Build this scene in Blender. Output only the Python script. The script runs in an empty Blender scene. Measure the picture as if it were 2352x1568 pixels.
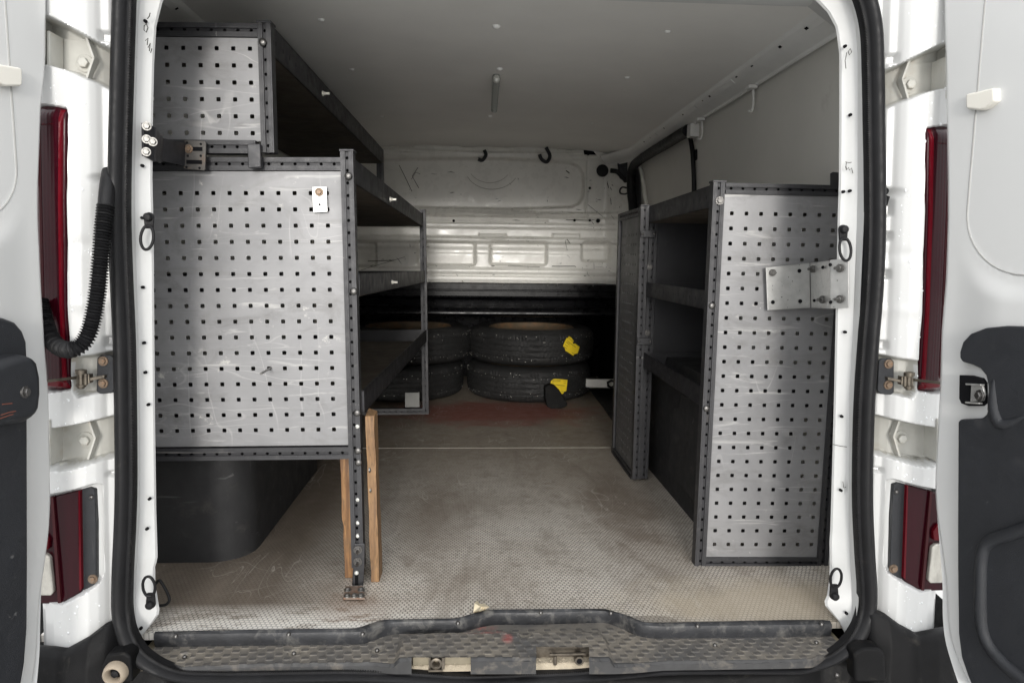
import bpy, math, random
import numpy as np
from mathutils import Matrix, Vector

random.seed(11)
rng = np.random.default_rng(5)
S = bpy.context.scene
COL = S.collection

# ---------------------------------------------------------------- camera
ZC = 1.36                       # lens height above the ground (metres)
PITCH, YAW, ROLL = 0.11388, 0.05466, 0.0115
F, CX, CY = 1600.0, 1176.0, 784.0          # focal length and centre on the 2352 x 1568 photograph
R3 = (Matrix.Rotation(-YAW, 3, 'Z') @ Matrix.Rotation(math.pi / 2 - PITCH, 3, 'X') @ Matrix.Rotation(ROLL, 3, 'Z'))
cd = bpy.data.cameras.new('camera'); cam = bpy.data.objects.new('camera', cd); COL.objects.link(cam)
cam.matrix_world = Matrix.Translation((0, 0, ZC)) @ R3.to_4x4()
cd.sensor_width = 36; cd.lens = F / 2352 * 36; cd.clip_start = 0.02; cd.clip_end = 500
S.camera = cam

# ---------------------------------------------------------------- sky, sun, exposure
SUN_EL, SUN_AZ = math.radians(8.0), math.radians(0.5)     # azimuth: how far left of straight behind the camera
OVERCAST, CLOUD = 0.85, (1.92, 1.94, 1.97)     # share and colour of the cloud layer over the clear sky
w = bpy.data.worlds.new('World'); S.world = w; w.use_nodes = True
nt = w.node_tree; bg = nt.nodes['Background']
sky = nt.nodes.new('ShaderNodeTexSky'); sky.sky_type = 'NISHITA'; sky.sun_disc = False
sky.sun_elevation = SUN_EL; sky.sun_rotation = math.pi + SUN_AZ
sky.air_density = 1.0; sky.dust_density = 3.0; sky.ozone_density = 1.0
hs = nt.nodes.new('ShaderNodeHueSaturation'); hs.inputs['Saturation'].default_value = 0.12
nt.links.new(sky.outputs[0], hs.inputs['Color'])
# even overcast: brighter overhead than at the horizon, the same all round
wco = nt.nodes.new('ShaderNodeTexCoord'); wsp = nt.nodes.new('ShaderNodeSeparateXYZ'); nt.links.new(wco.outputs['Generated'], wsp.inputs[0])
wmr = nt.nodes.new('ShaderNodeMapRange'); nt.links.new(wsp.outputs[2], wmr.inputs[0]); wmr.inputs[1].default_value = 0.0; wmr.inputs[2].default_value = 1.0; wmr.inputs[3].default_value = 1.0; wmr.inputs[4].default_value = 3.0
wmx = nt.nodes.new('ShaderNodeMix'); wmx.data_type = 'RGBA'; wmx.blend_type = 'MIX'; wmx.inputs[0].default_value = OVERCAST
nt.links.new(hs.outputs[0], wmx.inputs[6]); wmx.inputs[7].default_value = (*CLOUD, 1)
wml = nt.nodes.new('ShaderNodeVectorMath'); wml.operation = 'SCALE'; nt.links.new(wmx.outputs[2], wml.inputs[0]); nt.links.new(wmr.outputs[0], wml.inputs['Scale'])
nt.links.new(wml.outputs[0], bg.inputs[0])
bg.inputs[1].default_value = 0.15
sl = bpy.data.lights.new('sun', 'SUN'); so = bpy.data.objects.new('sun', sl); COL.objects.link(so)
sl.energy = 0.5; sl.angle = math.radians(10.0); sl.color = (1.0, 0.965, 0.91)
sdir = Vector((math.sin(SUN_AZ) * math.cos(SUN_EL), math.cos(SUN_AZ) * math.cos(SUN_EL), -math.sin(SUN_EL)))
so.rotation_euler = sdir.to_track_quat('-Z', 'Y').to_euler()
S.view_settings.view_transform = 'Standard'; S.view_settings.look = 'None'
S.view_settings.exposure = 1.68; S.view_settings.gamma = 1.0
S.cycles.max_bounces = 10; S.cycles.diffuse_bounces = 8; S.cycles.glossy_bounces = 4
S.cycles.use_denoising = True
S.cycles.sample_clamp_indirect = 4.0

# ---------------------------------------------------------------- measuring helpers (lens-relative metres: x right, y into the van, z up)
def ray(px, py): return R3 @ Vector(((px - CX) / F, (CY - py) / F, -1.0))
def atY(px, py, d): r = ray(px, py); return r * (d / r.y)
def atX(px, py, x): r = ray(px, py); return r * (x / r.x)
def atZ(px, py, z): r = ray(px, py); return r * (z / r.z)
R3i = R3.transposed()
def proj(p):
    q = R3i @ Vector(p); return CX + F * q.x / -q.z, CY - F * q.y / -q.z
R3n = np.array(R3)
def projn(P):
    q = P @ R3n
    return CX + F * q[..., 0] / -q[..., 2], CY - F * q[..., 1] / -q[..., 2]
XB = 0.070                       # mirror line of the rear corners
XM = 0.061                       # the van's centre line
def mir(p): return Vector((2 * XB - p[0], p[1], p[2]))

# ---------------------------------------------------------------- materials
def ramp(nt, fac, stops):
    n = nt.nodes.new('ShaderNodeValToRGB')
    e = n.color_ramp.elements
    while len(e) < len(stops): e.new(0.5)
    for k, (p, c) in enumerate(stops): e[k].position = p; e[k].color = (c, c, c, 1) if not hasattr(c, '__len__') else (*c, 1)
    nt.links.new(fac, n.inputs[0]); return n.outputs[0]
def mixc(nt, fac, a, b, mode='MIX'):
    n = nt.nodes.new('ShaderNodeMix'); n.data_type = 'RGBA'; n.blend_type = mode
    for s, v in ((0, fac), (6, a), (7, b)):
        if hasattr(v, 'is_linked'): nt.links.new(v, n.inputs[s])
        elif s == 0: n.inputs[0].default_value = v
        else: n.inputs[s].default_value = (*v, 1)
    return n.outputs[2]
def mth(nt, op, a, b=None, c=None):
    n = nt.nodes.new('ShaderNodeMath'); n.operation = op
    for s, v in enumerate((a, b, c)):
        if v is None: continue
        if hasattr(v, 'is_linked'): nt.links.new(v, n.inputs[s])
        else: n.inputs[s].default_value = v
    return n.outputs[0]
def noise(nt, co, scale, detail=4, rough=0.55, stretch=None, dist=0.0):
    if stretch:
        mp = nt.nodes.new('ShaderNodeMapping'); mp.inputs['Scale'].default_value = stretch
        nt.links.new(co, mp.inputs[0]); co = mp.outputs[0]
    n = nt.nodes.new('ShaderNodeTexNoise'); n.inputs['Scale'].default_value = scale
    n.inputs['Detail'].default_value = detail; n.inputs['Roughness'].default_value = rough; n.inputs['Distortion'].default_value = dist
    nt.links.new(co, n.inputs['Vector']); return n.outputs['Fac']
MATS = {}
def M(name, col, rough=0.5, metal=0.0, var=0.12, vscale=6.0, stretch=None, bump=0.0, bscale=120.0, dirt=None, scratch=None, coat=0.0, spec=0.5, rvar=0.1):
    """procedural surface: base colour with soft variation, optional dirt patches (colour, scale, threshold, amount) and scratches"""
    m = bpy.data.materials.new(name); m.use_nodes = True; nt = m.node_tree
    b = nt.nodes['Principled BSDF']; co = nt.nodes.new('ShaderNodeTexCoord').outputs['Object']
    n1 = noise(nt, co, vscale, 5, 0.6, stretch)
    c = mixc(nt, ramp(nt, n1, [(0.3, 0.0), (0.7, 1.0)]), tuple(x * (1 - var) for x in col), tuple(min(1, x * (1 + var)) for x in col))
    if dirt:
        dc, ds, th, am = dirt
        d = ramp(nt, noise(nt, co, ds, 8, 0.65, None, 0.4), [(th, 0.0), (min(1, th + 0.18), am)])
        c = mixc(nt, d, c, dc)
    if scratch:
        sc, ss, th, am = scratch
        for st in ((1, 1, 0.06), (0.06, 1, 1)):
            d = ramp(nt, noise(nt, co, ss, 3, 0.6, st, 0.6), [(th, 0.0), (th + 0.05, am)])
            c = mixc(nt, d, c, sc)
    nt.links.new(c, b.inputs['Base Color'])
    b.inputs['Metallic'].default_value = metal
    r = ramp(nt, noise(nt, co, vscale * 3, 4), [(0.3, max(0.02, rough - rvar)), (0.7, min(1, rough + rvar))])
    nt.links.new(r, b.inputs['Roughness'])
    b.inputs['Specular IOR Level'].default_value = spec
    if coat: b.inputs['Coat Weight'].default_value = coat; b.inputs['Coat Roughness'].default_value = 0.06
    if bump:
        bn = nt.nodes.new('ShaderNodeBump'); bn.inputs['Strength'].default_value = bump; bn.inputs['Distance'].default_value = 0.002
        nt.links.new(noise(nt, co, bscale, 4), bn.inputs['Height']); nt.links.new(bn.outputs[0], b.inputs['Normal'])
    MATS[name] = m; return m

paint = M('white_paint', (0.575, 0.58, 0.575), 0.34, 0, 0.015, 5, coat=0.5, rvar=0.01)
cavity = M('grimy_primer', (0.46, 0.455, 0.42), 0.5, 0, 0.12, 14, dirt=((0.36, 0.30, 0.22), 18, 0.55, 0.55))
frame_w = M('door_frame_paint', (0.52, 0.525, 0.52), 0.38, 0, 0.04, 9, dirt=((0.30, 0.26, 0.20), 30, 0.64, 0.6), scratch=((0.15, 0.15, 0.15), 55, 0.74, 0.7))
bulk_w = M('bulkhead_paint', (0.72, 0.71, 0.665), 0.30, 0, 0.05, 6, dirt=((0.34, 0.31, 0.25), 9, 0.62, 0.45), scratch=((0.06, 0.06, 0.06), 26, 0.735, 0.85))
lining = M('roof_lining_grey', (0.80, 0.79, 0.76), 0.75, 0, 0.04, 3, bump=0.15, bscale=500, dirt=((0.40, 0.38, 0.35), 14, 0.74, 0.5))
wall_l = M('side_lining_grey', (0.66, 0.65, 0.61), 0.6, 0, 0.04, 3, dirt=((0.28, 0.26, 0.22), 6, 0.66, 0.4))
rail_p = M('roof_rail_paint', (0.74, 0.74, 0.72), 0.45, 0, 0.05, 8)
rubber = M('seal_rubber', (0.009, 0.009, 0.010), 0.5, 0, 0.25, 20, spec=0.25, bump=0.2, bscale=300, dirt=((0.10, 0.09, 0.07), 22, 0.64, 0.4))
trim = M('black_trim_plastic', (0.013, 0.0145, 0.018), 0.5, 0, 0.15, 12, bump=0.5, bscale=900, dirt=((0.05, 0.05, 0.052), 18, 0.60, 0.5), scratch=((0.12, 0.12, 0.12), 34, 0.69, 0.6))
bumper_m = M('bumper_plastic', (0.007, 0.007, 0.0075), 0.5, 0, 0.2, 12, spec=0.12, bump=0.3, bscale=500, dirt=((0.07, 0.065, 0.055), 20, 0.6, 0.6))
steel = M('dark_grey_rack_steel', (0.036, 0.036, 0.039), 0.45, 0.25, 0.16, 14, bump=0.15, bscale=600, dirt=((0.12, 0.115, 0.11), 26, 0.58, 0.5), scratch=((0.26, 0.25, 0.24), 50, 0.70, 0.6))
steel_d = M('black_rack_steel', (0.020, 0.020, 0.023), 0.5, 0.2, 0.2, 10, dirt=((0.10, 0.09, 0.08), 16, 0.6, 0.5), scratch=((0.25, 0.24, 0.23), 60, 0.77, 0.6))
def worn_sheet():
    m = M('silver_perforated_sheet', (0.285, 0.284, 0.29), 0.42, 0.2); nt = m.node_tree; b = nt.nodes['Principled BSDF']
    co = nt.nodes.new('ShaderNodeTexCoord').outputs['Object']
    big = noise(nt, co, 3.0, 6, 0.6, None, 0.4)
    c = mixc(nt, ramp(nt, big, [(0.32, 0.0), (0.68, 1.0)]), (0.190, 0.190, 0.195), (0.258, 0.257, 0.261))
    c = mixc(nt, ramp(nt, noise(nt, co, 9, 9, 0.68, (0.7, 1, 1.3), 0.8), [(0.52, 0.0), (0.72, 0.75)]), c, (0.135, 0.132, 0.13))
    c = mixc(nt, ramp(nt, noise(nt, co, 30, 5, 0.6, (0.12, 1, 1.6), 0.5), [(0.57, 0.0), (0.68, 0.45)]), c, (0.17, 0.167, 0.165))
    c = mixc(nt, ramp(nt, noise(nt, co, 34, 5, 0.6, (0.14, 1, 1.5), 0.9), [(0.60, 0.0), (0.70, 0.55)]), c, (0.46, 0.455, 0.44))
    gate = ramp(nt, noise(nt, co, 4.2, 3), [(0.46, 0.0), (0.58, 1.0)])
    for sc, st, lv in ((5.5, (0.25, 1, 1.4), 0.5), (6.0, (1.3, 1, 0.3), 0.47), (9.0, (0.2, 1, 1.1), 0.53)):
        ln = ramp(nt, noise(nt, co, sc, 2, 0.4, st, 0.35), [(lv - 0.004, 0.0), (lv, 0.32), (lv + 0.004, 0.0)])
        c = mixc(nt, mth(nt, 'MULTIPLY', ln, gate), c, (0.58, 0.57, 0.55))
    ck = mth(nt, 'MULTIPLY', ramp(nt, noise(nt, co, 26, 10, 0.75), [(0.60, 0.0), (0.68, 0.8)]), ramp(nt, noise(nt, co, 5, 3), [(0.54, 0.0), (0.64, 1.0)]))
    c = mixc(nt, ck, c, (0.56, 0.55, 0.51))
    nt.links.new(c, b.inputs['Base Color'])
    nt.links.new(ramp(nt, noise(nt, co, 7, 8, 0.7), [(0.35, 0.30), (0.7, 0.58)]), b.inputs['Roughness'])
    bn = nt.nodes.new('ShaderNodeBump'); bn.inputs['Strength'].default_value = 0.10; bn.inputs['Distance'].default_value = 0.003
    nt.links.new(noise(nt, co, 6, 3), bn.inputs['Height']); nt.links.new(bn.outputs[0], b.inputs['Normal'])
    return m
alu = worn_sheet()
alu_d = M('grey_perforated_sheet', (0.13, 0.13, 0.13), 0.5, 0.2, 0.08, 5, dirt=((0.10, 0.09, 0.08), 9, 0.6, 0.5))
galv = M('galvanised_steel', (0.46, 0.46, 0.45), 0.36, 0.7, 0.10, 40, dirt=((0.42, 0.40, 0.36), 30, 0.6, 0.5), scratch=((0.3, 0.29, 0.27), 30, 0.72, 0.5))
zinc = M('zinc_bolt', (0.16, 0.157, 0.15), 0.38, 0.8, 0.1, 60)
darkbolt = M('dark_bolt', (0.15, 0.145, 0.14), 0.36, 0.9, 0.2, 60)
rustbolt = M('rusty_bolt', (0.20, 0.15, 0.11), 0.5, 0.6, 0.3, 90, dirt=((0.22, 0.10, 0.04), 120, 0.5, 0.7))
whitescrew = M('white_rivet', (0.66, 0.66, 0.62), 0.3, 0.2, 0.04)
rivet_m = M('white_cap', (0.90, 0.90, 0.88), 0.25, 0, 0.02, coat=0.5)
black = M('black_void', (0.006, 0.006, 0.007), 0.8, 0, 0.1, 5, spec=0.1)
gloss_black = M('gloss_black_paint', (0.004, 0.004, 0.005), 0.3, 0, 0.2, 9, spec=0.18)
wheelarch_m = M('charcoal_felt', (0.016, 0.016, 0.017), 0.7, 0, 0.15, 6, bump=0.3, bscale=500, dirt=((0.065, 0.06, 0.054), 14, 0.56, 0.7), scratch=((0.10, 0.10, 0.10), 30, 0.66, 0.6))
tyre_m = M('tyre_rubber', (0.020, 0.020, 0.020), 0.6, 0, 0.2, 12, bump=0.35, bscale=260, dirt=((0.035, 0.032, 0.027), 9, 0.6, 0.5), spec=0.2)
rim_m = M('rusty_wheel_steel', (0.12, 0.09, 0.058), 0.55, 0.3, 0.15, 20, dirt=((0.25, 0.13, 0.06), 14, 0.48, 0.75))
stud_m = M('steel_stud', (0.45, 0.44, 0.40), 0.5, 0.6, 0.1)
yellow = M('yellow_sticker', (0.75, 0.55, 0.02), 0.55, 0, 0.06, 30, bump=0.3, bscale=90)
ink = M('black_ink', (0.03, 0.03, 0.02), 0.7)
red_d = M('dark_red_lens', (0.028, 0.0015, 0.005), 0.14, 0, 0.25, 30, (1, 1, 0.1), spec=0.22)
red_l = M('bright_red_lens', (0.10, 0.002, 0.007), 0.14, 0, 0.2, 30, (1, 1, 0.1), spec=0.22)
red_m = M('mid_red_lens', (0.055, 0.009, 0.012), 0.16, 0, 0.2, 30, (1, 1, 0.1), spec=0.22)
clearl = M('clear_lens', (0.50, 0.48, 0.43), 0.12, 0.3, 0.25, 60, (1, 1, 0.35), coat=0.8, bump=0.6, bscale=90)
sand = M('sandy_dirt', (0.40, 0.345, 0.26), 0.85, 0, 0.2, 40, bump=1.0, bscale=300, dirt=((0.62, 0.56, 0.45), 160, 0.6, 0.7))
cream_m = M('cream_paint', (0.24, 0.21, 0.15), 0.5, 0, 0.15, 40, dirt=((0.22, 0.16, 0.09), 50, 0.58, 0.7))
mech = M('greasy_metal', (0.15, 0.13, 0.105), 0.42, 0.8, 0.25, 60, dirt=((0.05, 0.045, 0.04), 40, 0.5, 0.7))
beige = M('beige_plastic', (0.70, 0.68, 0.62), 0.45, 0, 0.03)
tanring = M('tan_rubber', (0.30, 0.25, 0.19), 0.6, 0, 0.15, 40)
paperm = M('scrap_paper', (0.66, 0.58, 0.42), 0.8, 0, 0.15, 60)
asphalt = M('pale_paving', (0.50, 0.495, 0.48), 0.8, 0, 0.2, 3, bump=0.6, bscale=80)
tube_m = M('translucent_grey_plastic', (0.30, 0.31, 0.29), 0.35, 0, 0.05)

def wood(name, col, dark):
    m = M(name, col, 0.65); nt = m.node_tree; b = nt.nodes['Principled BSDF']
    co = nt.nodes.new('ShaderNodeTexCoord').outputs['Object']
    g = noise(nt, co, 150, 6, 0.65, (1, 1, 0.04), 0.8)
    g2 = noise(nt, co, 300, 3, 0.6, (1, 1, 0.12))
    c = mixc(nt, ramp(nt, g, [(0.38, 0.0), (0.62, 1.0)]), dark, col)
    c = mixc(nt, ramp(nt, g2, [(0.56, 0.0), (0.66, 0.7)]), c, tuple(x * 0.35 for x in col))
    c = mixc(nt, ramp(nt, noise(nt, co, 12, 5), [(0.58, 0.0), (0.74, 0.7)]), c, (0.09, 0.065, 0.04))
    nt.links.new(c, b.inputs['Base Color']); return m
wood_a = wood('orange_pine', (0.31, 0.165, 0.065), (0.14, 0.066, 0.026))
wood_b = wood('weathered_pine', (0.27, 0.155, 0.07), (0.15, 0.083, 0.04))

def floor_mat():
    m = M('anti_slip_floor', (0.3, 0.27, 0.23), 0.48); nt = m.node_tree; b = nt.nodes['Principled BSDF']
    geo = nt.nodes.new('ShaderNodeTexCoord').outputs['Object']
    sp = nt.nodes.new('ShaderNodeSeparateXYZ'); nt.links.new(geo, sp.inputs[0]); X, Y = sp.outputs[0], sp.outputs[1]
    p = 0.0108; q = p * 1.7320508
    def lat(ox, oy):
        fx = mth(nt, 'SUBTRACT', mth(nt, 'FRACT', mth(nt, 'ADD', mth(nt, 'DIVIDE', X, p), ox)), 0.5)
        fy = mth(nt, 'SUBTRACT', mth(nt, 'FRACT', mth(nt, 'ADD', mth(nt, 'DIVIDE', Y, q), oy)), 0.5)
        fx = mth(nt, 'MULTIPLY', fx, p); fy = mth(nt, 'MULTIPLY', fy, q)
        return mth(nt, 'SQRT', mth(nt, 'ADD', mth(nt, 'MULTIPLY', fx, fx), mth(nt, 'MULTIPLY', fy, fy)))
    d = mth(nt, 'DIVIDE', mth(nt, 'MINIMUM', lat(100, 100), lat(100.5, 100.5)), p)
    dot = ramp(nt, d, [(0.385, 1.0), (0.47, 0.0)])
    big = noise(nt, geo, 2.2, 6, 0.62, None, 0.5); mid = noise(nt, geo, 9, 6, 0.65)
    dirt = ramp(nt, big, [(0.30, 0.0), (0.78, 1.0)])
    lo = mixc(nt, dirt, (0.80, 0.76, 0.69), (0.46, 0.41, 0.35))
    li = mixc(nt, dirt, (0.125, 0.118, 0.108), (0.13, 0.112, 0.093))
    c = mixc(nt, dot, li, lo)
    # trampled dust that fills the grooves towards the back of the floor
    back = nt.nodes.new('ShaderNodeMapRange'); nt.links.new(Y, back.inputs[0]); back.inputs[1].default_value = 1.95; back.inputs[2].default_value = 3.0
    c = mixc(nt, mth(nt, 'MULTIPLY', back.outputs[0], 0.8), c, (0.255, 0.21, 0.16))
    c = mixc(nt, ramp(nt, mid, [(0.54, 0.0), (0.76, 0.4)]), c, (0.15, 0.115, 0.085))
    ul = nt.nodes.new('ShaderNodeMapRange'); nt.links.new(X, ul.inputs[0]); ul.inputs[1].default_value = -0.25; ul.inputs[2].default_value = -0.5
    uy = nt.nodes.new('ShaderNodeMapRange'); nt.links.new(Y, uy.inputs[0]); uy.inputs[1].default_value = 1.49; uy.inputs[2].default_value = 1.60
    c = mixc(nt, mth(nt, 'MULTIPLY', mth(nt, 'MULTIPLY', ul.outputs[0], uy.outputs[0]), 0.9), c, (0.115, 0.090, 0.068))      # trodden dirt under the left rack, deepened with painted shade
    c = mixc(nt, ramp(nt, noise(nt, geo, 7, 7, 0.7, (1.2, 0.4, 1), 0.8), [(0.48, 0.0), (0.70, 0.75)]), c, (0.215, 0.18, 0.145))     # drag smears
    c = mixc(nt, ramp(nt, noise(nt, geo, 55, 6, 0.75), [(0.52, 0.0), (0.68, 0.65)]), c, (0.16, 0.13, 0.10))                          # grit and spots
    c = mixc(nt, mth(nt, 'MULTIPLY', ramp(nt, noise(nt, geo, 40, 8, 0.75), [(0.60, 0.0), (0.70, 0.7)]), ramp(nt, noise(nt, geo, 4, 3), [(0.50, 0.0), (0.62, 1.0)])), c, (0.70, 0.67, 0.61))   # dried splashes
    def blob(cx, cy, rx, ry, wob, soft):
        a = mth(nt, 'DIVIDE', mth(nt, 'SUBTRACT', X, cx), rx); e = mth(nt, 'DIVIDE', mth(nt, 'SUBTRACT', Y, cy), ry)
        r = mth(nt, 'ADD', mth(nt, 'SQRT', mth(nt, 'ADD', mth(nt, 'MULTIPLY', a, a), mth(nt, 'MULTIPLY', e, e))), mth(nt, 'MULTIPLY', mth(nt, 'SUBTRACT', mid, 0.5), wob))
        return ramp(nt, r, [(max(0, 1 - soft), 1.0), (1.0, 0.0)])
    c = mixc(nt, mth(nt, 'MULTIPLY', blob(0.10, 3.70, 0.66, 0.36, 1.6, 0.45), 0.85), c, (0.24, 0.075, 0.058))     # red stain by the tyres
    c = mixc(nt, mth(nt, 'MULTIPLY', blob(0.405, 1.487, 0.075, 0.030, 1.0, 0.12), 0.6), c, (0.10, 0.09, 0.08))    # damp patch at the sill
    c = mixc(nt, mth(nt, 'MULTIPLY', blob(0.70, 1.56, 0.42, 0.16, 1.2, 0.6), 0.7), c, (0.47, 0.40, 0.30))          # sandy dust at the right
    c = mixc(nt, mth(nt, 'MULTIPLY', blob(-0.28, 1.56, 0.12, 0.10, 1.5, 0.7), 0.6), c, (0.17, 0.10, 0.06))         # rust round the foot
    c = mixc(nt, mth(nt, 'MULTIPLY', blob(0.50, 2.25, 0.17, 0.55, 1.8, 0.7), 0.7), c, (0.15, 0.115, 0.085))        # shade along the right rack, put into the floor colour
    c = mixc(nt, mth(nt, 'MULTIPLY', blob(-0.12, 2.2, 0.15, 0.5, 1.8, 0.8), 0.6), c, (0.17, 0.13, 0.095))  # painted shade on the floor right of the left post
    nr = nt.nodes.new('ShaderNodeMapRange'); nt.links.new(Y, nr.inputs[0]); nr.inputs[1].default_value = 1.60; nr.inputs[2].default_value = 1.47
    lf = nt.nodes.new('ShaderNodeMapRange'); nt.links.new(X, lf.inputs[0]); lf.inputs[1].default_value = 0.0; lf.inputs[2].default_value = -0.25
    ch = mth(nt, 'MULTIPLY', mth(nt, 'MULTIPLY', nr.outputs[0], lf.outputs[0]), ramp(nt, noise(nt, geo, 16, 6, 0.7, (0.6, 1.6, 1)), [(0.43, 0.0), (0.50, 1.0)]))
    c = mixc(nt, mth(nt, 'MULTIPLY', ch, 1.0), c, mixc(nt, dot, (0.45, 0.43, 0.40), (0.85, 0.82, 0.76)))
    for sc_, st_, lv_ in ((6, (1, 0.25, 1), 0.5), (5, (0.5, 0.5, 1), 0.47), (8, (0.9, 0.2, 1), 0.54)):
        sc = ramp(nt, noise(nt, geo, sc_, 2, 0.5, st_, 1.5), [(lv_ - 0.004, 0.0), (lv_, 0.55), (lv_ + 0.004, 0.0)])
        c = mixc(nt, mth(nt, 'MULTIPLY', sc, ramp(nt, noise(nt, geo, 3, 2), [(0.45, 0.0), (0.6, 1.0)])), c, (0.60, 0.57, 0.51))
    nt.links.new(c, b.inputs['Base Color'])
    bn = nt.nodes.new('ShaderNodeBump'); bn.inputs['Strength'].default_value = 0.35; bn.inputs['Distance'].default_value = 0.0006
    nt.links.new(dot, bn.inputs['Height']); nt.links.new(bn.outputs[0], b.inputs['Normal'])
    return m
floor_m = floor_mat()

def tread_mat():
    m = M('dirty_tread_plastic', (0.06, 0.06, 0.065), 0.5); nt = m.node_tree; b = nt.nodes['Principled BSDF']
    co = nt.nodes.new('ShaderNodeTexCoord').outputs['Object']
    at = nt.nodes.new('ShaderNodeVertexColor'); at.layer_name = 'grime'
    sp = nt.nodes.new('ShaderNodeSeparateColor'); nt.links.new(at.outputs[0], sp.inputs[0])
    n = noise(nt, co, 5, 8, 0.62, None, 0.5)
    c = mixc(nt, ramp(nt, n, [(0.40, 0.0), (0.62, 0.9)]), (0.075, 0.075, 0.077), (0.21, 0.187, 0.155))
    c = mixc(nt, mth(nt, 'MULTIPLY', sp.outputs[2], 0.75), c, (0.055, 0.054, 0.055))
    c = mixc(nt, mth(nt, 'MULTIPLY', sp.outputs[0], 0.6), c, (0.30, 0.27, 0.22))
    c = mixc(nt, ramp(nt, noise(nt, co, 60, 5, 0.7), [(0.5, 0.0), (0.7, 0.7)]), c, (0.07, 0.065, 0.06))
    c = mixc(nt, mth(nt, 'MULTIPLY', sp.outputs[1], ramp(nt, noise(nt, co, 40, 5, 0.7), [(0.4, 0.0), (0.62, 0.8)])), c, (0.42, 0.10, 0.09))
    nt.links.new(c, b.inputs['Base Color']); return m
tread_m = tread_mat()

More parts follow.
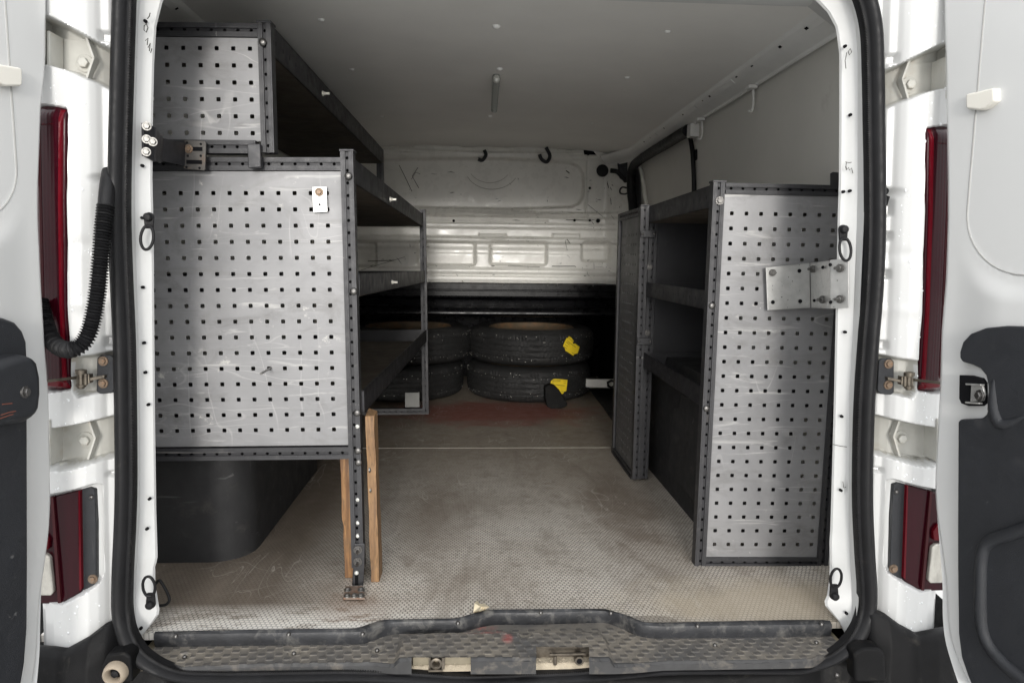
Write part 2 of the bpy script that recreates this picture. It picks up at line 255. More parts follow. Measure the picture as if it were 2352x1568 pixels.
# ---------------------------------------------------------------- mesh helpers
GT = Matrix.Translation((0, 0, ZC))
WORLD = {}                       # root name -> world matrix
class MB:
    def __init__(s, xf=None): s.v = []; s.f = []; s.m = []; s.xf = xf
    def add(s, vs, fs, mi=0):
        o = len(s.v); s.v += [tuple(p) for p in vs]; s.f += [tuple(o + i for i in f) for f in fs]; s.m += [mi] * len(fs); return s
    def box(s, x0, x1, y0, y1, z0, z1, mi=0):
        return s.add([(x, y, z) for x in (x0, x1) for y in (y0, y1) for z in (z0, z1)],
                     [(0, 1, 3, 2), (4, 6, 7, 5), (0, 4, 5, 1), (2, 3, 7, 6), (0, 2, 6, 4), (1, 5, 7, 3)], mi)
    def obox(s, o, u, v, n, mi=0):
        o, u, v, n = map(Vector, (o, u, v, n))
        return s.add([o + a * u + b * v + c * n for a in (0, 1) for b in (0, 1) for c in (0, 1)],
                     [(0, 1, 3, 2), (4, 6, 7, 5), (0, 4, 5, 1), (2, 3, 7, 6), (0, 2, 6, 4), (1, 5, 7, 3)], mi)
    def prism(s, pts, ext, mi=0):
        pts = [Vector(p) for p in pts]; ext = Vector(ext); n = len(pts)
        return s.add(pts + [p + ext for p in pts], [tuple(range(n))[::-1], tuple(range(n, 2 * n))] + [(i, (i + 1) % n, n + (i + 1) % n, n + i) for i in range(n)], mi)
    def grid(s, P, mi=0, wrap=False):
        n, m = len(P), len(P[0]); fs = []
        for i in range(n - 1):
            for j in range(m if wrap else m - 1): fs.append((i * m + j, i * m + (j + 1) % m, (i + 1) * m + (j + 1) % m, (i + 1) * m + j))
        return s.add([p for r in P for p in r], fs, mi)
    def tube(s, path, r, n=10, closed=False, mi=0, flat=None, cap=True):
        path = [Vector(p) for p in path]; k = len(path); rs = r if hasattr(r, '__len__') else [r] * k; P = []
        up = Vector((0.13, 0.3, 0.94))
        for i in range(k):
            a = path[(i - 1) % k] if closed or i > 0 else path[i]; b = path[(i + 1) % k] if closed or i < k - 1 else path[i]
            t = (b - a).normalized(); u = t.cross(up)
            if u.length < 0.05: u = t.cross(Vector((1, 0, 0)))
            u.normalize(); vv = t.cross(u)
            P.append([path[i] + (u * math.cos(2 * math.pi * j / n) + vv * math.sin(2 * math.pi * j / n)) * rs[i] for j in range(n)])
        o = len(s.v)
        if closed: P.append(P[0])
        s.grid(P, mi, True)
        if not closed and cap:
            s.f += [tuple(o + j for j in range(n))[::-1], tuple(o + (k - 1) * n + j for j in range(n))]; s.m += [mi, mi]
        return s
    def cyl(s, p0, p1, r, n=12, r1=None, mi=0): return s.tube([p0, p1], [r, r if r1 is None else r1], n, mi=mi)
    def lathe(s, prof, c=(0, 0, 0), n=32, mi=0, ax='Z'):
        c = Vector(c); P = []
        for r, h in prof:
            row = []
            for j in range(n):
                a = 2 * math.pi * j / n
                d = {'Z': (r * math.cos(a), r * math.sin(a), h), 'Y': (r * math.cos(a), h, r * math.sin(a)), 'X': (h, r * math.cos(a), r * math.sin(a))}[ax]
                row.append(c + Vector(d))
            P.append(row)
        return s.grid(P, mi, True)
    def perf(s, o, u, v, n, nu, nv, pu, pv, hu, hv, th, cham=0.0018, skip=None, mi=0):
        """a plate of nu x nv cells, each with a real rounded hole; o = corner, u,v = unit axes, n = unit normal to the front"""
        o, u, v, n = map(Vector, (o, u, v, n)); a, b = hu / 2, hv / 2; c = min(cham, a * 0.8, b * 0.8)
        oc = [(-a + c, -b), (a - c, -b), (a, -b + c), (a, b - c), (a - c, b), (-a + c, b), (-a, b - c), (-a, -b + c)]
        sq = [(-pu / 2, -pv / 2), (pu / 2, -pv / 2), (pu / 2, pv / 2), (-pu / 2, pv / 2)]
        ff = [(0, 1, 5, 4), (1, 2, 7, 6), (2, 3, 9, 8), (3, 0, 11, 10), (0, 4, 11), (1, 6, 5), (2, 8, 7), (3, 10, 9)]
        for i in range(nu):
            for j in range(nv):
                ce = o + u * ((i + 0.5) * pu) + v * ((j + 0.5) * pv)
                if skip and skip(i, j):
                    s.add([ce + u * x + v * y for x, y in sq], [(0, 1, 2, 3)], mi); continue
                fr = [ce + u * x + v * y for x, y in sq + oc]; bk = [p - n * th for p in fr]
                s.add(fr + bk, ff + [tuple(12 + k for k in f[::-1]) for f in ff] + [(4 + k, 4 + (k + 1) % 8, 16 + (k + 1) % 8, 16 + k) for k in range(8)], mi)
        return s
    def build(s, name, mat, parent=None, smooth=0, bevel=0, seg=2, kind=None, label=None):
        me = bpy.data.meshes.new(name)
        T = GT @ s.xf if s.xf is not None else GT
        v = np.array(s.v, dtype=np.float64); A = np.array(T)
        v = v @ A[:3, :3].T + A[:3, 3]
        me.from_pydata(v.tolist(), [], s.f)
        for m in (mat if isinstance(mat, (list, tuple)) else [mat]): me.materials.append(m)
        me.polygons.foreach_set('material_index', s.m)
        if smooth:
            me.polygons.foreach_set('use_smooth', [True] * len(s.f)); me.update()
            me.set_sharp_from_angle(angle=math.radians(smooth))
        me.validate(); me.update()
        o = bpy.data.objects.new(name, me); COL.objects.link(o); attach(o, parent)
        if bevel:
            b = o.modifiers.new('bevel', 'BEVEL'); b.width = bevel; b.segments = seg; b.limit_method = 'ANGLE'; b.angle_limit = math.radians(35)
            if smooth == 0:
                me.polygons.foreach_set('use_smooth', [True] * len(s.f)); b.harden_normals = True
        if kind: o['kind'] = kind
        if label: o['label'] = label
        return o
def attach(o, parent):
    if parent is None: return
    o.parent = parent
    W = WORLD.get(parent.name, Matrix.Identity(4)); o.matrix_parent_inverse = W.inverted()
def root(name, loc, label, cat, group=None):
    o = bpy.data.objects.new(name, None); o.empty_display_size = 0.05; COL.objects.link(o)
    o.location = (loc[0], loc[1], loc[2] + ZC); WORLD[o.name] = Matrix.Translation(o.location)
    return tag(o, label, cat, group)
def tag(o, label, cat, group=None):
    o['label'] = label; o['category'] = cat
    if group: o['group'] = group
    return o
def inst(src, M4, parent, name=None, label=None):
    """another object on the same mesh, set down by matrix M4 (lens-relative)"""
    o = bpy.data.objects.new(name or src.name.split('.')[0], src.data); COL.objects.link(o)
    for md in src.modifiers:
        n = o.modifiers.new(md.name, md.type)
        for a in ('width', 'segments', 'limit_method', 'angle_limit'):
            if hasattr(md, a): setattr(n, a, getattr(md, a))
    attach(o, parent); o.matrix_basis = GT @ M4
    if label: o['label'] = label
    return o
def frame(p, n, up=(0, 0, 1)):
    """matrix at p whose -Y axis looks along n (fittings are modelled facing -Y)"""
    y = -Vector(n).normalized(); x = y.cross(Vector(up)); x.normalize(); z = x.cross(y)
    m = Matrix((x, y, z)).transposed().to_4x4(); m.translation = Vector(p); return m
def raw(name, mb, mat, smooth=0):
    """a mesh kept only as data, to be set down by inst()"""
    me = bpy.data.meshes.new(name); me.from_pydata(mb.v, [], mb.f)
    for m in (mat if isinstance(mat, (list, tuple)) else [mat]): me.materials.append(m)
    me.polygons.foreach_set('material_index', mb.m)
    if smooth: me.polygons.foreach_set('use_smooth', [True] * len(mb.f)); me.update(); me.set_sharp_from_angle(angle=math.radians(smooth))
    me.update()
    class Src: pass
    s = Src(); s.data = me; s.name = name; s.modifiers = []; return s
def smooth_path(pts, n, closed=False):
    pts = [Vector(p) for p in pts]; k = len(pts); out = []
    for i in range(k if closed else k - 1):
        p0, p1, p2, p3 = (pts[(i + d) % k] if closed else pts[min(max(i + d, 0), k - 1)] for d in (-1, 0, 1, 2))
        for j in range(n):
            t = j / n
            out.append(0.5 * ((2 * p1) + (p2 - p0) * t + (2 * p0 - 5 * p1 + 4 * p2 - p3) * t * t + (3 * p1 - p0 - 3 * p2 + p3) * t ** 3))
    if not closed: out.append(pts[-1])
    return out
def ss(x, a, b): t = np.clip((x - a) / (b - a), 0, 1); return t * t * (3 - 2 * t)
def sdf_poly(P, X, Z):
    """signed distance (negative inside) of grid points X,Z to polygon P"""
    P = np.array(P, float); d = np.full(X.shape, 1e9); ins = np.zeros(X.shape, bool)
    for i in range(len(P)):
        a, b = P[i], P[(i + 1) % len(P)]; e = b - a
        t = np.clip(((X - a[0]) * e[0] + (Z - a[1]) * e[1]) / (e @ e + 1e-12), 0, 1)
        d = np.minimum(d, np.hypot(X - a[0] - t * e[0], Z - a[1] - t * e[1]))
        c = ((a[1] > Z) != (b[1] > Z)) & (X < (b[0] - a[0]) * (Z - a[1]) / (b[1] - a[1] + 1e-12) + a[0]); ins ^= c
    return np.where(ins, -d, d)
def sdf_rr(X, Z, x0, x1, z0, z1, r):
    qx = np.abs(X - (x0 + x1) / 2) - (x1 - x0) / 2 + r; qz = np.abs(Z - (z0 + z1) / 2) - (z1 - z0) / 2 + r
    return np.hypot(np.maximum(qx, 0), np.maximum(qz, 0)) + np.minimum(np.maximum(qx, qz), 0) - r
def interp(v, tab):
    xs = [t[0] for t in tab]; return float(np.interp(v, xs, [t[1] for t in tab]))

# fittings, modelled facing -Y at the origin
def bolt_mb(r, h=0.006, washer=1.45, head=6):
    b = MB(); b.lathe([(0.0001, -0.0015), (r * washer * 0.96, -0.0015), (r * washer, -0.0008), (r * washer, 0.002)], n=18, ax='Y')
    b.lathe([(0.0001, -h), (r * 0.86, -h), (r, -h + 0.001), (r, -0.001)], n=head, ax='Y'); return b
def button_mb(r):
    b = MB(); b.lathe([(0.0001, -0.0022), (r * 0.28, -0.0022), (r * 0.30, -0.0042), (r * 0.62, -0.0038), (r * 0.9, -0.002), (r, -0.0006), (r, 0.002)], n=18, ax='Y'); return b
B_post = raw('bolt', button_mb(0.0088), darkbolt, 40)
B_white = raw('screw', button_mb(0.0052), whitescrew, 40)
B_hex = raw('bolt', bolt_mb(0.0062), zinc, 30)
zinc_glint = M('glint_zinc', (0.75, 0.73, 0.66), 0.35, 0.4)  # pale copy of the zinc, paints in the highlight on shelf-lip bolts
B_lip = raw('bolt', bolt_mb(0.0055, 0.007), zinc_glint, 30)
B_hexd = raw('bolt', bolt_mb(0.0075), darkbolt, 30)
B_rust = raw('bolt', bolt_mb(0.0068), rustbolt, 30)
B_prim = raw('bolt', bolt_mb(0.0100, 0.010, 1.7), cavity, 30)
B_small = raw('screw', button_mb(0.0048), darkbolt, 40)
B_rivet = raw('rivet', MB().lathe([(0.0001, -0.008), (0.006, -0.0072), (0.0105, -0.004), (0.012, 0.001)], n=14, ax='Y'), rivet_m, 40)

FZ = -0.81                       # cargo floor
# ================================================================ ground
MB().box(-60, 60, -60, 60, -ZC - 0.2, -ZC).build('ground', asphalt, kind='structure')

# ================================================================ THE VAN
VAN = root('cargo_van', (XM, 1.5, -ZC), 'white cargo van with both rear doors open, seen into its load space', 'van')

# ---- outer body corner beside the opening, as pressed sheet with pockets
LEAN = 0.037
PROF = [(-0.700, 1.455), (-0.716, 1.455), (-0.724, 1.440), (-0.738, 1.436), (-0.744, 1.426), (-0.752, 1.416), (-0.766, 1.405), (-0.785, 1.400), (-0.81, 1.402), (-0.84, 1.412), (-0.865, 1.428),
        (-0.885, 1.452), (-0.90, 1.49), (-0.91, 1.56), (-0.914, 1.70)]
def uv(px, py, d=1.400):
    p = atY(px, py, d); return (p.x - LEAN * (p.z + 0.094), p.z)
POCKETS = [  # polygon on the photo's left side, depth, edge width
    ([(60, 20), (118, 41), (206, 88), (262, 108), (262, 194), (231, 194), (206, 182), (150, 158), (99, 143), (60, 135)], 0.055, 0.006),
    ([(60, 1000), (114, 988), (206, 971), (262, 962), (266, 1058), (206, 1066), (160, 1077), (129, 1083), (60, 1090)], 0.055, 0.006),
    ([(163, 822), (200, 818), (262, 810), (262, 905), (200, 908), (176, 912), (168, 900)], 0.030, 0.006),
    ([(60, 236), (94, 237), (150, 248), (154, 262), (151, 460), (153, 700), (158, 800), (162, 888), (158, 895), (109, 903), (60, 905)], 0.022, 0.004),
    ([(60, 1155), (114, 1139), (208, 1116), (218, 1122), (221, 1200), (222, 1328), (216, 1348), (190, 1365), (138, 1391), (60, 1391)], 0.026, 0.004)]
def resample(prof, step):
    P = np.array(prof); d = np.hypot(*np.diff(P, axis=0).T); s = np.r_[0, np.cumsum(d)]
    t = np.linspace(0, s[-1], int(s[-1] / step)); return np.interp(t, s, P[:, 0]), np.interp(t, s, P[:, 1])
pu, pd = resample(PROF, 0.0026)
pz = np.arange(-1.02, 0.78, 0.0024)
U, Zg = np.meshgrid(pu, pz); Dg = np.repeat(pd[None, :], len(pz), 0)
for poly, dep, ed in POCKETS:
    q = sdf_poly([uv(*p) for p in poly], U, Zg); Dg = Dg + dep * ss(-q, -ed * 0.5, ed * 0.9) * (U > -0.885)
for y0, y1 in ((70, 92), (120, 160), (425, 467), (507, 527), (600, 621), (774, 795), (1085, 1095)):      # gaps between the stepped pads beside the seal
    z0, z1 = atY(250, y1, 1.43).z, atY(250, y0, 1.43).z
    Dg = Dg + 0.012 * ss(Zg, z0 - 0.003, z0 + 0.003) * (1 - ss(Zg, z1 - 0.003, z1 + 0.003)) * ss(U, -0.7425, -0.7375) * (1 - ss(U, -0.722, -0.716))
c = uv(232, 410); q = np.hypot((U - c[0]) * 0.55, (Zg - c[1]) * 1.25 + (U - c[0]) * 0.1)                 # pulled-in dimple where the hose enters
Dg = Dg + 0.022 * (1 - ss(q, 0.004, 0.020)) * ss(U, -0.785, -0.745)
for cu, cy, a in ((200, 560, 0.004), (200, 700, -0.003)):
    c = uv(cu, cy); Dg = Dg + a * np.exp(-(((U - c[0]) / 0.03) ** 2 + ((Zg - c[1]) / 0.012) ** 2))
Xg = U + LEAN * (Zg + 0.094)
BODY = []
for side in (-1, 1):
    X = Xg if side < 0 else 2 * XB - Xg
    mb = MB(); mb.grid(np.stack([X, Dg, Zg], -1).tolist())
    qd = np.zeros_like(U)
    for k in (0, 1, 2): qd = np.maximum(qd, (sdf_poly([uv(*p) for p in POCKETS[k][0]], U, Zg) < -0.001) * 1.0)
    idx = (qd[:-1, :-1] > 0).ravel(); mb.m = [1 if t else 0 for t in idx]
    o = mb.build('body_panel', [paint, cavity], VAN, smooth=50); BODY.append(o)
    # flank running forward, with its window-less side
    xs = -0.914 if side < 0 else 2 * XB + 0.914
    P = [[(xs + (LEAN * (z + 0.094)) * -side - side * (0.0), y, z) for y in (1.69, 2.4, 3.2, 4.0, 4.9)] for z in np.linspace(-1.02, 0.78, 12)]
    MB().grid(P).build('side_panel', paint, VAN, smooth=50)
def sd(p, side): return Vector(p) if side < 0 else mir(p)

# ---- tail lights, lower lamps, hinges, check straps on both corners
def body_D(u): return float(np.interp(-u, [-a for a, _ in PROF], [b for _, b in PROF]))
for side in (-1, 1):
    TL = MB(); zt = uv(120, 240)[1]; zb = uv(120, 900)[1]
    edge = [(237, 153), (249, 153.5), (460, 150.5), (700, 152.5), (800, 157), (893, 161)]
    cols_t = np.linspace(0, 1, 26)
    def lens(t0, t1, off, ya, yb, mat, name, parent, n=60, m=60, bulge=0.004):
        P = []
        for k in range(m):
            y = ya + (yb - ya) * k / (m - 1); row = []
            for j in range(n):
                t = t0 + (t1 - t0) * j / (n - 1)
                ur = uv(interp(y, edge) - 0.8, y)[0]; u = ur + (-0.884 - ur) * t; z = uv(120, y)[1]
                e = 1 - min(1, min(k, m - 1 - k) / 2.0, min(j, n - 1 - j) / 1.5)
                row.append(sd((u + LEAN * (z + 0.094), body_D(u) + 0.006 - off + 0.010 * e - bulge * math.sin(math.pi * t) + 0.00010 * math.sin(t * 75), z), side))
            P.append(row)
        return MB().grid(P).build(name, mat, parent, smooth=60)
    L0 = lens(0, 1, 0.003, 240.5, 899, red_d, 'tail_light', VAN)
    lens(0.055, 0.165, 0.0075, 250, 890, red_l, 'lens_strip', L0, 8)
    lens(0.52, 0.74, 0.0070, 262, 880, red_m, 'lens_strip', L0, 8)
    lens(0.03, 0.95, 0.0070, 872, 893, red_l, 'lens_foot', L0, 20, 8)
    lens(0.2, 0.95, 0.0075, 282, 287, red_l, 'lens_line', L0, 14, 5)
    # lower lamp cluster
    def pp(px, py, d): p = atY(px, py, d); return sd(p, side)
    sgn = Vector((0, 1, 0))
    hz = MB(); hz.prism([pp(*q, 1.425) for q in [(186, 1123), (207, 1118), (217, 1124), (220, 1200), (221, 1328), (214, 1347), (189, 1362)]], (0, 0.02, 0))
    H = hz.build('lower_lamp', trim, VAN, bevel=0.002)
    rl = MB(); rl.prism([pp(*q, d) for q, d in [((116, 1142), 1.421), ((184, 1124), 1.418), ((184, 1250), 1.418), ((187, 1360), 1.418), ((138, 1387), 1.415), ((60, 1387), 1.425), ((60, 1158), 1.43)]], (0, 0.02, 0))
    rl.build('red_lens', red_d, H, bevel=0.004)
    st = MB(); st.prism([pp(180, 1126, 1.4165), pp(183.5, 1126, 1.4165), pp(187, 1352, 1.4165), pp(182, 1356, 1.4165)], (0, 0.01, 0)); st.build('lens_strip', red_l, H)
    st = MB(); st.prism([pp(116, 1142, 1.416), pp(122, 1141, 1.416), pp(140, 1386, 1.4135), pp(133, 1387, 1.4135)], (0, 0.01, 0)); st.build('lens_strip', red_m, H)
    st = MB(); st.prism([pp(60, 1212, 1.4175), pp(100, 1225, 1.414), pp(112, 1240, 1.414), pp(110, 1262, 1.414), pp(60, 1268, 1.4175)], (0, 0.01, 0)); st.build('lens_strip', red_l, H, bevel=0.002)
    cl = MB(); cl.prism([pp(60, 1270, 1.418), pp(104, 1272, 1.412), pp(114, 1280, 1.412), pp(122, 1360, 1.412), pp(116, 1368, 1.412), pp(60, 1368, 1.418)], (0, 0.012, 0))
    cl.build('clear_lens', clearl, H, bevel=0.003)
    for q in ((210, 1141), (213, 1329)): inst(B_small if q[1] < 1200 else B_rust, frame(pp(*q, 1.424), (0, -1, 0)), H, 'screw')
    # hinges, upper and lower
    for dy, flip in ((0, 1), (865, -1)):
        cx, cy = (195, 146) if flip > 0 else (198, 1010)
        h = MB(); pl = [(128, -60), (205, -52), (222, -8), (206, 38), (128, 48)]
        h.prism([pp(px + (3 if flip < 0 else 0), cy + oy, 1.455) for px, oy in pl], (0, 0.010, 0))
        Hn = h.build('door_hinge', cavity, VAN, bevel=0.002)
        k = MB(); pts = [(204, -56), (221, -8), (205, 40)]
        for a, b in zip(pts, pts[1:]):
            A, B = pp(a[0] + (3 if flip < 0 else 0), cy + a[1], 1.452), pp(b[0] + (3 if flip < 0 else 0), cy + b[1], 1.452)
            dx = 0.005 * (1 if side < 0 else -1); k.add([A, B, B + Vector((dx, 0, 0)), A + Vector((dx, 0, 0))] + [q + Vector((0, -0.016, 0)) for q in (A, B, B + Vector((dx, 0, 0)), A + Vector((dx, 0, 0)))],
                  [(0, 1, 2, 3), (4, 7, 6, 5), (0, 4, 5, 1), (3, 2, 6, 7), (0, 3, 7, 4), (1, 5, 6, 2)])
        k.build('hinge_flange', cavity, Hn, bevel=0.001)
        a = MB(); o0 = pp(139, cy + 44, 1.452); o1 = pp(139, cy - 58, 1.452)
        a.add([o0, o1, o1 + Vector((0, -0.045, 0)), o0 + Vector((0, -0.045, 0))] + [q + Vector((0.006, 0, 0)) for q in (o0, o1, o1 + Vector((0, -0.045, 0)), o0 + Vector((0, -0.045, 0)))],
              [(0, 1, 2, 3), (4, 7, 6, 5), (0, 4, 5, 1), (3, 2, 6, 7), (0, 3, 7, 4), (1, 5, 6, 2)])
        a.build('hinge_arm', cavity, Hn, bevel=0.002)
        inst(B_prim, frame(pp(cx, cy, 1.454), (0, -1, 0)), Hn)
    # door check strap
    pl = MB(); pl.prism([pp(*q, 1.425) for q in [(222, 822), (230, 816), (252, 815), (262, 822), (264, 895), (255, 903), (228, 905), (220, 898)]], (0, 0.008, 0))
    CK = pl.build('check_strap', trim, VAN, bevel=0.003)
    for q in ((237, 829), (237, 880)): inst(B_rust, frame(pp(*q, 1.424), (0, -1, 0)), CK)
    rod = MB(); rod.obox(pp(104, 879, 1.345), pp(182, 870, 1.40) - pp(104, 879, 1.345), (0, 0, 0.0055), (0, 0.006, 0)); rod.build('strap_rod', mech, CK, bevel=0.001)
    mc = MB(); mc.obox(pp(176, 884, 1.395), pp(206, 880, 1.40) - pp(176, 884, 1.395), (0, 0, 0.018), (0, 0.014, 0))
    mc.obox(pp(200, 876, 1.40), pp(240, 868, 1.415) - pp(200, 876, 1.40), (0, 0, 0.006), (0, 0.02, 0))
    mc.cyl(pp(186, 848, 1.40), pp(186, 892, 1.40), 0.0065, 10); mc.cyl(pp(197, 858, 1.398), pp(197, 884, 1.398), 0.004, 8)
    mc.cyl(pp(186, 849, 1.40), pp(186, 858, 1.40), 0.0105, 12); mc.cyl(pp(186, 882, 1.40), pp(186, 888, 1.40), 0.0095, 12)
    mc.build('strap_clamp', mech, CK, bevel=0.0008)

# ---- opening: seal, flange, frame
SEAL = [(380, -118), (330, -104), (300, -74), (288, -34), (284, 60), (280, 200), (276, 350), (275, 500), (280, 650), (286, 786), (289, 951), (290, 1116), (287, 1219), (282, 1330), (283, 1410), (300, 1470), (335, 1512), (406, 1543),
        (490, 1549), (583, 1549), (700, 1547), (804, 1546), (940, 1550), (1051, 1557), (1134, 1557), (1225, 1553), (1332, 1548), (1442, 1538), (1525, 1531), (1680, 1529), (1808, 1529), (1850, 1525), (1915, 1503), (1962, 1462), (1986, 1411), (1991, 1356), (1986, 1274), (1981, 1164),
        (1981, 1060), (1985, 923), (1994, 785), (2003, 676), (2009, 540), (2009, 401), (2007, 275), (2005, 165), (2001, 69), (1986, 0), (1962, -50), (1920, -88), (1860, -108)]
def seal_d(y): return 1.425 - 0.035 * float(ss(np.array(y), 1380, 1540))
sp_ = smooth_path([atY(px, py, seal_d(py)) for px, py in SEAL], 8, True)
mb = MB(); n = 14; P = []
k = len(sp_); cen = Vector((XM, 1.42, -0.15))
for i in range(k + 1):
    p = sp_[i % k]; t = (sp_[(i + 1) % k] - sp_[(i - 1) % k]).normalized(); out = t.cross(Vector((0, 1, 0))).normalized()
    if out.dot(p - cen) < 0: out = -out
    sec = [(-0.017, 0.012), (-0.017, -0.004), (-0.0155, -0.008), (-0.011, -0.009), (-0.0095, -0.012), (-0.006, -0.020), (0.0, -0.0245), (0.008, -0.0235), (0.0135, -0.018), (0.0145, -0.0165), (0.0165, -0.014), (0.0185, -0.006), (0.0185, 0.012)]
    sq_ = 1 - 0.42 * float(ss(np.array(-p.z), 0.80, 0.865)); P.append([p + out * a * sq_ + Vector((0, b, 0)) for a, b in sec])
mb.grid(P); sealo = mb.build('weather_seal', rubber, VAN, smooth=55)
# ribbed clip edge of the seal, all round
mb = MB()
L = 0.0
for i in range(0, k):
    p = sp_[i]; q = sp_[(i + 1) % k]; L += (q - p).length
    t = (q - p).normalized(); out = t.cross(Vector((0, 1, 0))).normalized()
    if out.dot(p - cen) < 0: out = -out
    for a in (0.15, 0.48, 0.81):
        c0 = p.lerp(q, a) - out * 0.0135 * (1 - 0.42 * float(ss(np.array(-p.z), 0.80, 0.865))) + Vector((0, -0.0095, 0)); h = (q - p) * 0.16
        mb.obox(c0, h, -out * 0.0045, (0, 0.004, 0))
mb.build('clip_edge', rubber, sealo, kind='stuff')

LFR = [(-60, 325, 345, 430), (-30, 311, 328, 390), (0, 306, 322, 372), (60, 303, 318, 357), (145, 301, 315, 352), (275, 299, 312, 349), (413, 297, 310, 348), (538, 299, 311, 351), (700, 304, 316, 352), (951, 310, 322, 354), (1171, 310, 322, 357), (1270, 304, 316, 360),
       (1284, 303, 316, 360), (1302, 302, 314, 354.5), (1340, 299, 312, 355), (1398, 298, 312, 364), (1409, 299, 312, 365), (1440, 305, 314, 342), (1467, 314, 317, 320)]
RFR = [(-60, 1940, 1922, 1800), (-25, 1960, 1940, 1845), (0, 1969, 1951, 1876), (28, 1976, 1958, 1903), (63, 1981, 1965, 1922), (124, 1983, 1970, 1930), (275, 1985, 1970, 1930), (413, 1986, 1970, 1929), (511, 1984, 1968, 1926), (758, 1973, 1959, 1921), (896, 1968, 1951, 1918), (1088, 1962, 1950, 1913), (1219, 1962, 1950, 1909),
       (1246, 1964, 1951, 1907), (1274, 1966, 1952, 1908), (1329, 1970, 1955, 1907), (1370, 1972, 1956, 1901), (1387, 1972, 1957, 1893), (1428, 1965, 1955, 1928), (1458, 1948, 1946, 1944)]
FRM = None
for tab, s in ((LFR, -1), (RFR, 1)):
    ys = np.linspace(tab[0][0], tab[-1][0], 140); P = []
    for y in ys:
        a, b, c_ = (float(np.interp(y, [t[0] for t in tab], [t[j] for t in tab])) for j in (1, 2, 3))
        dd = float(ss(np.array(y), 1300, 1460)) * 0.02
        A, B, C = atY(a, y, 1.436 - dd), atY(b, y, 1.462 - dd), atY(c_, y, 1.478 - dd)
        B0 = B.lerp(A, 0.25) + Vector((0, -0.004, 0)); m_ = B.lerp(C, 0.5) + Vector((0, 0.002, 0))
        P.append([A, B0, B, B.lerp(C, 0.12), m_, C.lerp(B, 0.08), C + Vector((0, 0.004, 0)), C + Vector((s * 0.048, 0.06, 0)), C + Vector((s * 0.11, 0.15, 0)), C + Vector((s * 0.20, 0.16, 0))])
    o = MB().grid(P).build('door_frame', frame_w, VAN, smooth=24)
    if s < 0: FRL = o
    else: FRR = o
# header above the opening (out of the picture, but it shades the load space)
ztop = 0.555
mb = MB(); P = []
for x in np.linspace(-0.62, 0.74, 24): P.append([(x, 1.43, ztop + 0.07), (x, 1.44, ztop + 0.02), (x, 1.475, ztop), (x, 1.60, ztop + 0.02), (x, 1.66, 0.66), (x, 1.70, 0.70)])
mb.grid(P); mb.box(-0.92, 2 * XM + 0.92, 1.47, 1.66, 0.63, 0.80); mb.build('door_header', frame_w, VAN, smooth=40)
for s, fr, pts in ((-1, FRL, [(324, 380), (324, 500), (325, 660), (328, 788), (331, 856), (338, 930), (341, 1147), (335, 1216), (321, 1445), (331, 47)]), (1, FRR, [(1944, 105), (1956, 263), (1955, 438), (1940, 440), (1944, 763), (1936, 957), (1934, 1127), (1947, 1410)])):
    for q in pts:
        d = 1.458 if q[1] < 1400 else 1.44
        mb = MB(); p = atY(*q, d); mb.lathe([(0.0001, 0.0), (0.0022, -0.001), (0.0030, -0.002), (0.0034, 0.004)], (p.x, p.y + 0.004, p.z), 10, ax='Y'); mb.build('plug_hole', black, fr)
def stroke(name, pts, d, r, mat, parent):
    mb = MB(); mb.tube([atY(*q, d) for q in pts], r, 5); return mb.build(name, mat, parent)
for pts in ([(1942, 372), (1950, 374), (1956, 373)], [(1944, 373), (1943, 382), (1945, 390)], [(1942, 382), (1944, 391), (1949, 385), (1951, 391), (1956, 386), (1958, 394), (1959, 398)], [(1945, 121), (1941, 140), (1943, 158)], [(1948, 120), (1953, 112), (1956, 120), (1951, 127), (1948, 120)],
            [(1936, 1105), (1938, 1120), (1943, 1118)], [(1913, 1020), (1930, 1024), (1945, 1026)]):
    stroke('pen_mark', pts, 1.463, 0.0007, ink, FRR)
for pts in ([(331, 60), (336, 55), (340, 64), (336, 75), (331, 70), (331, 60)], [(334, 94), (340, 88), (338, 104)], [(340, 110), (345, 100), (343, 118)], [(338, 44), (343, 38), (345, 30)], [(346, 122), (349, 112)]):
    stroke('pen_mark', pts, 1.458, 0.0009, ink, FRL)

# ---- bumper
BT = sorted([(XB - q.x, q.z) for q in [atY(px, py, 1.385) for px, py in [(270, 1432), (228, 1444), (193, 1469), (149, 1492), (81, 1491)]]])
def btop(x): return interp(abs(x - XB), [(0, -0.893), (0.62, -0.891), (0.72, -0.886), (0.755, -0.862), (0.78, -0.825), (0.797, -0.778)] + BT + [(1.10, BT[-1][1] - 0.004)])
def bdep(x): t = abs(x - XM); return interp(t, [(0, 1.405), (0.66, 1.41), (0.72, 1.432), (0.782, 1.432), (0.81, 1.395), (0.84, 1.378), (0.90, 1.372), (0.95, 1.378), (1.00, 1.392), (1.04, 1.42), (1.07, 1.5), (1.085, 1.62), (1.09, 1.75)])
P = []
tt = np.r_[np.linspace(0, 0.7, 30), np.linspace(0.705, 1.09, 110)]
xs = np.r_[XM - tt[::-1], XM + tt[1:]]
for x in xs:
    z0 = btop(x); d = bdep(x); P.append([(x, d + 0.035, z0 - 0.006), (x, d + 0.022, z0 - 0.001), (x, d + 0.008, z0 - 0.005), (x, d, z0 - 0.016), (x, d - 0.012, z0 - 0.07), (x, d - 0.02, -1.03), (x, d - 0.05, -1.06), (x, d - 0.06, -1.15), (x, d, -1.22)])
BMP = MB().grid(P).build('bumper', bumper_m, VAN, smooth=40)
